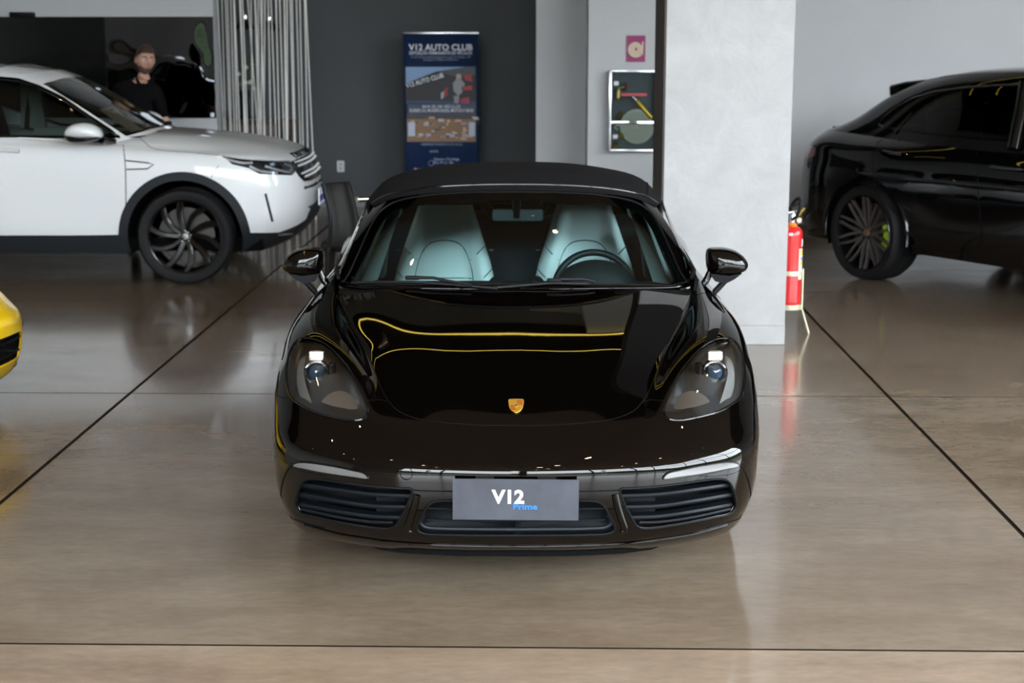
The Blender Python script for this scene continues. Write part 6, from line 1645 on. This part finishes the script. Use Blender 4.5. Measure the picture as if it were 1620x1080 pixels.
# hose coil: flat spiral band
hcq = cab(1007, 199); coil = []
for k in range(160):
    t = k / 159; an = t * 2 * PI * 7; r_ = .015 + .125 * t; coil.append((hcq.x + r_ * math.cos(an), -.045, hcq.z + r_ * math.sin(an) * 1.03))
tube('hose_coil', coil, .0095, mat('cream_canvas_hose', (.56, .53, .44), .85), hc, 6, flat=3.0)
tube('hose_tail', [(cab(977, 205).x, -.05, cab(977, 205).z), (cab(972, 201).x, -.05, cab(972, 201).z), (cab(976, 197).x, -.05, cab(976, 197).z), (cab(985, 199).x, -.05, cab(985, 199).z)], .010, mat('cream_canvas_hose'), hc, 8)
q = cab(978, 148)
V, F = lathe_geo([(0, -.05), (.028, -.05), (.03, -.03), (.022, -.02), (.034, 0), (.022, .02), (.026, .05), (.03, .055), (0, .055)], 18)
mesh('valve_body', V, F, BRASS, hc, loc=(q.x, -.05, q.z))
q2 = cab(991, 137); tube('valve_stem', [(q.x, -.055, q.z + .05), (q2.x - .02, -.06, q2.z)], .008, BRASS, hc, 8)
lathe('valve_wheel', [(.03, -.008), (.04, 0), (.03, .008), (.022, 0)], mat('red_valve', (.35, .02, .02), .4), hc, 20, 'X', True, (q2.x, -.06, q2.z))
q3 = cab(1002, 149); box('red_label', (q3.x, -.104, q3.z), (.24, .003, .026), mat('red_strip', (.45, .06, .08), .5), hc)
qa, qb = cab(1006, 158), cab(1030, 186)
tube('nozzle', [(qa.x, -.06, qa.z), (qa.x * .8 + qb.x * .2, -.06, qa.z * .8 + qb.z * .2), (qb.x, -.06, qb.z)], [.020, .026, .022], mat('yellow_brass', (.62, .38, .05), .35, .6), hc, 12)
tube('nozzle_tip', [(cab(1000, 152).x, -.06, cab(1000, 152).z), (qa.x, -.06, qa.z)], [.012, .018], SILVER, hc, 10)
for px, py in ((981, 181), (982, 214), (973, 229)):
    q = cab(px, py); lathe('coupling', [(0, -.02), (.028, -.02), (.03, 0), (.024, .02), (0, .02)], BRASS, hc, 14, 'Z', False, (q.x, -.05, q.z), (.5, .4, 0))
# ------------------------------------------------------------------ fire extinguisher in its floor stand
ex = at_z(1258, 527, 0); ec = at_y(1252, 420, ex.y + .0)
EX = empty('fire_extinguisher', (ec.x, ex.y + .02, 0), 0, 'red fire extinguisher standing in a brass-coloured floor stand', 'extinguisher')
def exz(py): return at_y(1252, py, EX.location.y).z
zb, zt = exz(483), exz(358); R_ = .068
RED = mat('red_enamel', (.62, .018, .02), .25, 0, .5)
lathe('cylinder', [(0, zb), (R_ * .8, zb), (R_ * .97, zb + .012), (R_, zb + .03), (R_, zt - .05), (R_ * .93, zt - .022), (R_ * .7, zt - .006), (R_ * .35, zt + .002), (0, zt + .004)], RED, EX, 36)
lathe('neck_ring', [(.03, zt), (.034, zt + .01), (.03, zt + .02), (.018, zt + .03), (.018, zt + .05)], mat('orange_ring', (.75, .22, .03), .4), EX, 20)
zv = zt + .045
lathe('valve', [(0, zv - .02), (.022, zv - .02), (.022, zv + .03), (.014, zv + .045), (0, zv + .045)], SILVER, EX, 18)
lathe('gauge', [(0, -.008), (.016, -.008), (.018, 0), (.016, .008), (0, .008)], mat('gauge_pale', (.7, .62, .5), .3), EX, 18, 'Y', False, (.038, -.02, zv - .005))
prism('handle', [(-.03, zv + .035), (.035, zv + .045), (.04, zv + .06), (-.03, zv + .05)], -.012, .012, SILVER, EX, 'Y', .003); prism('lever', [(-.03, zv + .06), (.045, zv + .10), (.05, zv + .112), (-.032, zv + .075)], -.010, .010, MATTE_BLACK, EX, 'Y', .003)
tube('hose', crom([(-.005, -.02, zv), (.02, -.05, zv + .03), (.035, -.055, zv + .10), (.03, -.03, zv + .135), (.0, .0, zv + .10), (-.02, .03, zv - .02), (.02, .07, zv - .10), (.03, .08, zt - .15)], 5), .010, MATTE_BLACK, EX, 8)
tube('seal_wire', [(.03, -.02, zv + .02), (.07, -.03, zv + .075)], .0035, mat('yellow_seal', (.75, .55, .05), .5), EX, 6)
def wrap(name, a0, a1, z0, z1, m, r=R_ + .0012, n=8):
    V = []; F = []
    for i in range(n + 1):
        a = a0 + (a1 - a0) * i / n
        V += [(r * math.sin(a), -r * math.cos(a), z0), (r * math.sin(a), -r * math.cos(a), z1)]
    for i in range(n): F.append((i * 2, i * 2 + 2, i * 2 + 3, i * 2 + 1))
    return mesh(name, V, F, m, EX)
LBL = mat('label_white', (.75, .75, .70), .5)
wrap('label', .62, 1.5, exz(440), exz(392), LBL); wrap('label_band', .75, 1.4, exz(403), exz(394), mat('label_yellow', (.72, .55, .08), .5), R_ + .002); wrap('label_band', .75, 1.4, exz(418), exz(411), mat('label_yellow'), R_ + .002); wrap('label_band', .8, 1.4, exz(410), exz(405), mat('label_blue', (.2, .25, .5), .5), R_ + .002)
wrap('badge', -.45, -.10, exz(370.5), exz(366.5), LBL); wrap('badge', .95, 1.4, exz(389), exz(377), LBL)
STD = mat('brass_painted_steel', (.62, .60, .42), .35, .4)
lathe('stand_ring', [(R_ + .003, exz(434)), (R_ + .008, exz(434)), (R_ + .008, exz(427)), (R_ + .003, exz(427))], STD, EX, 36, 'Z', True)
lathe('stand_base', [(0, exz(488)), (R_ + .006, exz(488)), (R_ + .009, exz(484)), (R_ + .009, exz(480)), (0, exz(481))], STD, EX, 36)
for a in (math.radians(-50), math.radians(72), math.radians(190)):
    dx, dy = math.sin(a), -math.cos(a); r1 = R_ + .010
    tube('stand_leg', [(dx * r1, dy * r1, exz(424)), (dx * r1, dy * r1, exz(486)), (dx * (r1 + .05), dy * (r1 + .05), 0.002)], .0065, STD, EX, 8)
# ------------------------------------------------------------------ the standing man behind the white SUV
def person():
    hx = at_y(228.5, 98, 13.85).x; e = empty('person', (hx - .06, 13.92, 0), 0, 'man in a black polo shirt standing behind the white SUV windshield', 'person')
    SKIN = mat('skin', (.50, .29, .21), .55); SHIRT = mat('black_polo', (.004, .004, .0045), .9, spec=.1); PANTS = mat('dark_trousers', (.012, .013, .016), .85); SHOE = mat('black_shoe', (.008, .008, .008), .35)
    HAIR = mat('dark_brown_hair', (.035, .014, .007), .55, bump=(150, .5)); BEARD = mat('stubble', (.13, .07, .05), .7)
    N = []; E_ = []; R = []
    def v(x, y, z, r, par=None):
        N.append((x, y, z)); R.append(r); i = len(N) - 1
        if par is not None: E_.append((par, i))
        return i
    pel = v(-.02, .02, .98, (.155, .115)); ab = v(-.02, .01, 1.14, (.145, .11), pel); chs = v(-.03, 0, 1.32, (.165, .12), ab); up = v(-.02, 0, 1.43, (.13, .095), chs); nk = v(.03, -.02, 1.50, (.062, .062), up); nk2 = v(.05, -.035, 1.57, (.056, .058), nk)
    for s, knee in ((-1, .04), (1, 0)):
        h = v(.09 * s - .02, .02, .90, (.095, .095), pel); k = v(.10 * s - .02, .01, .50, (.065, .065), h); a = v(.10 * s - .02, .03, .10, (.045, .045), k); f = v(.11 * s - .02, -.06, .045, (.042, .035), a); v(.115 * s - .02, -.15, .035, (.038, .028), f)
    def hand(w, wp, d, side, up_):
        d = Vector(d).normalized(); s = Vector(side).normalized(); wp = Vector(wp)
        pm = wp + d * .055; pi = v(*pm, (.034, .022), w); pe = pm + d * .045; pj = v(*pe, (.036, .018), pi)
        for q, L in ((-.030, .060), (-.010, .072), (.011, .068), (.030, .052)):
            a = pe + s * q + d * .012; i1 = v(*a, (.0105, .0105), pj); b = a + d * L * .5 + Vector(up_) * -.006; i2 = v(*b, (.0095, .0095), i1); c = b + d * L * .45 + Vector(up_) * -.018; v(*c, (.0075, .0075), i2)
        t0 = pm + s * -.035; i1 = v(*t0, (.012, .012), pi); t1 = t0 + d * .03 + s * -.02; i2 = v(*t1, (.0105, .0105), i1); t2 = t1 + d * .028 + s * -.004; v(*t2, (.009, .009), i2)
    # his right arm (image left) reaches forward to the far pillar, his left hangs
    sh = v(-.19, .01, 1.40, (.075, .075), up); el = v(-.24, -.12, 1.17, (.050, .050), sh); wr = v(-.12, -.34, 1.30, (.032, .032), el); hand(wr, (-.12, -.34, 1.30), (.55, -.45, .1), (.4, .5, 0), (0, 0, 1))
    sh = v(.14, .0, 1.40, (.075, .075), up); el = v(.19, .03, 1.13, (.050, .050), sh); wr = v(.20, -.04, .88, (.032, .032), el); hand(wr, (.20, -.04, .88), (.02, -.15, -1), (0, 1, 0), (-1, 0, 0))
    me = bpy.data.meshes.new('b'); me.from_pydata(N, E_, []); me.update()
    o = bpy.data.objects.new('b', me); COL.objects.link(o)
    sk = o.modifiers.new('skin', 'SKIN'); sk.use_smooth_shade = True
    for i, d in enumerate(me.skin_vertices[0].data): d.radius = R[i]; d.use_root = (i == pel)
    sb = o.modifiers.new('sub', 'SUBSURF'); sb.levels = 2; sb.render_levels = 2
    dg = bpy.context.evaluated_depsgraph_get(); dg.update(); ev = bpy.data.meshes.new_from_object(o.evaluated_get(dg)); bpy.data.objects.remove(o)
    bm = bmesh.new(); bm.from_mesh(ev)
    for f in bm.faces: f.smooth = True
    # head: shaped from a sphere, turned to the image right
    yaw = math.radians(30); hc = Vector((.062, -.05, 1.668)); r = bmesh.ops.create_uvsphere(bm, u_segments=40, v_segments=30, radius=1.0)
    rot = Matrix.Rotation(yaw, 3, 'Z') @ Matrix.Rotation(math.radians(4), 3, 'Y')
    def gs(a, b, s): return math.exp(-((a) ** 2 + (b) ** 2) / (s * s))
    hv = set(r['verts'])
    for q in r['verts']:
        x, y, z = q.co                      # face towards -y
        w = .082; d = .102; h = .122
        jaw = smoothstep(.1, -1.0, z); X = x * w * (1 - .26 * jaw); Y = y * d * (1 - .10 * jaw if y < 0 else 1 - .22 * jaw); Z = z * h
        if y < 0:
            Y -= .022 * gs(x / .16, (z + .12) / .30, 1)                       # nose
            Y -= .010 * gs(x / .18, (z + .24) / .12, 1)
            Y += .012 * (gs((x - .38) / .22, (z - .06) / .16, 1) + gs((x + .38) / .22, (z - .06) / .16, 1))   # eye sockets
            Y -= .007 * gs(x / .35, (z + .52) / .10, 1); Y += .004 * gs(x / .3, (z + .46) / .05, 1)           # lips
            Y -= .012 * gs(x / .35, (z + .86) / .18, 1)                       # chin
            Y -= .006 * gs(x / .6, (z - .22) / .10, 1)                        # brow ridge
        q.co = rot @ Vector((X, Y, Z)) + hc
    # material regions
    inv = rot.inverted()
    for f in bm.faces:
        c = f.calc_center_median()
        if all(q in hv for q in f.verts):
            l = inv @ (c - hc)
            f.material_index = 4 if (l.z < -.045 and l.y < .045 and not (abs(l.x) < .022 and -.075 < l.z < -.055 and l.y < 0) and (l.z < -.062 or abs(l.x) > .045 or l.y > -.06)) else 0
        elif c.z > 1.46 and (c.x - .04) ** 2 + (c.y + .03) ** 2 < .085 ** 2 and (c.z > 1.50 or c.y < -.05): f.material_index = 0
        elif c.z < .10: f.material_index = 3
        elif c.z < .97 and abs(c.x + .02) < .19 and not (c.x > .155): f.material_index = 2
        elif (c.x > .15 and c.z < 1.17) or (c.y < -.16 and c.z > 1.0): f.material_index = 0
        else: f.material_index = 1
    me2 = bpy.data.meshes.new('body'); bm.to_mesh(me2); bm.free()
    for m_ in (SKIN, SHIRT, PANTS, SHOE, BEARD): me2.materials.append(m_)
    link('body', me2, None, e)
    # hair: cap over the upper back of the skull with a raised quiff
    bm = bmesh.new(); bmesh.ops.create_uvsphere(bm, u_segments=36, v_segments=26, radius=1.0)
    for q in bm.verts:
        x, y, z = q.co; k = 1.08 + .08 * smoothstep(.3, .9, z) + .05 * gs(x / .6, (y + .55) / .4, 1) * smoothstep(.2, .6, z)
        q.co = rot @ Vector((x * .082 * k, y * .102 * k, z * .122 * k)) + hc
    dele = []
    for f in bm.faces:
        l = inv @ (f.calc_center_median() - hc)
        line = .052 - 1.1 * max(0, l.y + .052) if l.y > -.065 else .056
        if l.z < max(line, -.055): dele.append(f)
    bmesh.ops.delete(bm, geom=dele, context='FACES')
    from_bm('hair', bm, HAIR, e, True)
    EYE = mat('eye_white', (.6, .58, .55), .3); IRIS = mat('eye_dark', (.02, .012, .008), .2)
    for sx in (-1, 1):
        c = rot @ Vector((.031 * sx, -.083, .010)) + hc
        bm = bmesh.new(); bmesh.ops.create_uvsphere(bm, u_segments=12, v_segments=8, radius=.0115); from_bm('eye', bm, EYE, e, True, loc=c)
        c2 = rot @ Vector((.031 * sx + .002, -.0925, .009)) + hc
        bm = bmesh.new(); bmesh.ops.create_uvsphere(bm, u_segments=10, v_segments=6, radius=.0058); from_bm('iris', bm, IRIS, e, True, loc=c2)
        tube('eyebrow', [rot @ Vector((sx * a, b, z)) + hc for a, b, z in ((.013, -.103, .024), (.030, -.098, .031), (.050, -.082, .027))], [.0045, .005, .003], HAIR, e, 6)
        ear = [rot @ Vector((sx * (.080 + .012 * math.sin(a)), .006 + .020 * math.cos(a) , .002 + .032 * math.sin(a * 1.0))) + hc for a in np.linspace(0, 2 * PI, 14, endpoint=False)]
        bm = bmesh.new(); bmesh.ops.create_uvsphere(bm, u_segments=12, v_segments=10, radius=1.0)
        for q in bm.verts: q.co = rot @ Vector((sx * .080 + q.co.x * .012, .008 + q.co.y * .020, .0 + q.co.z * .033)) + hc
        from_bm('ear', bm, SKIN, e, True)
    tube('mouth', [rot @ Vector((a, b, -.066)) + hc for a, b in ((-.022, -.092), (0, -.103), (.022, -.092))], [.003, .0045, .003], mat('lips', (.36, .16, .13), .5), e, 6)
    # open collar
    for sx in (-1, 1):
        pts = [(.045 + sx * .070, .02, 1.515), (.05 + sx * .068, -.045, 1.50), (.052 + sx * .035, -.098, 1.455), (.052 + sx * .010, -.108, 1.415)]
        tube('collar', crom(pts, 3), [.016] * 9 + [.008], SHIRT, e, 8)
    return e
person()
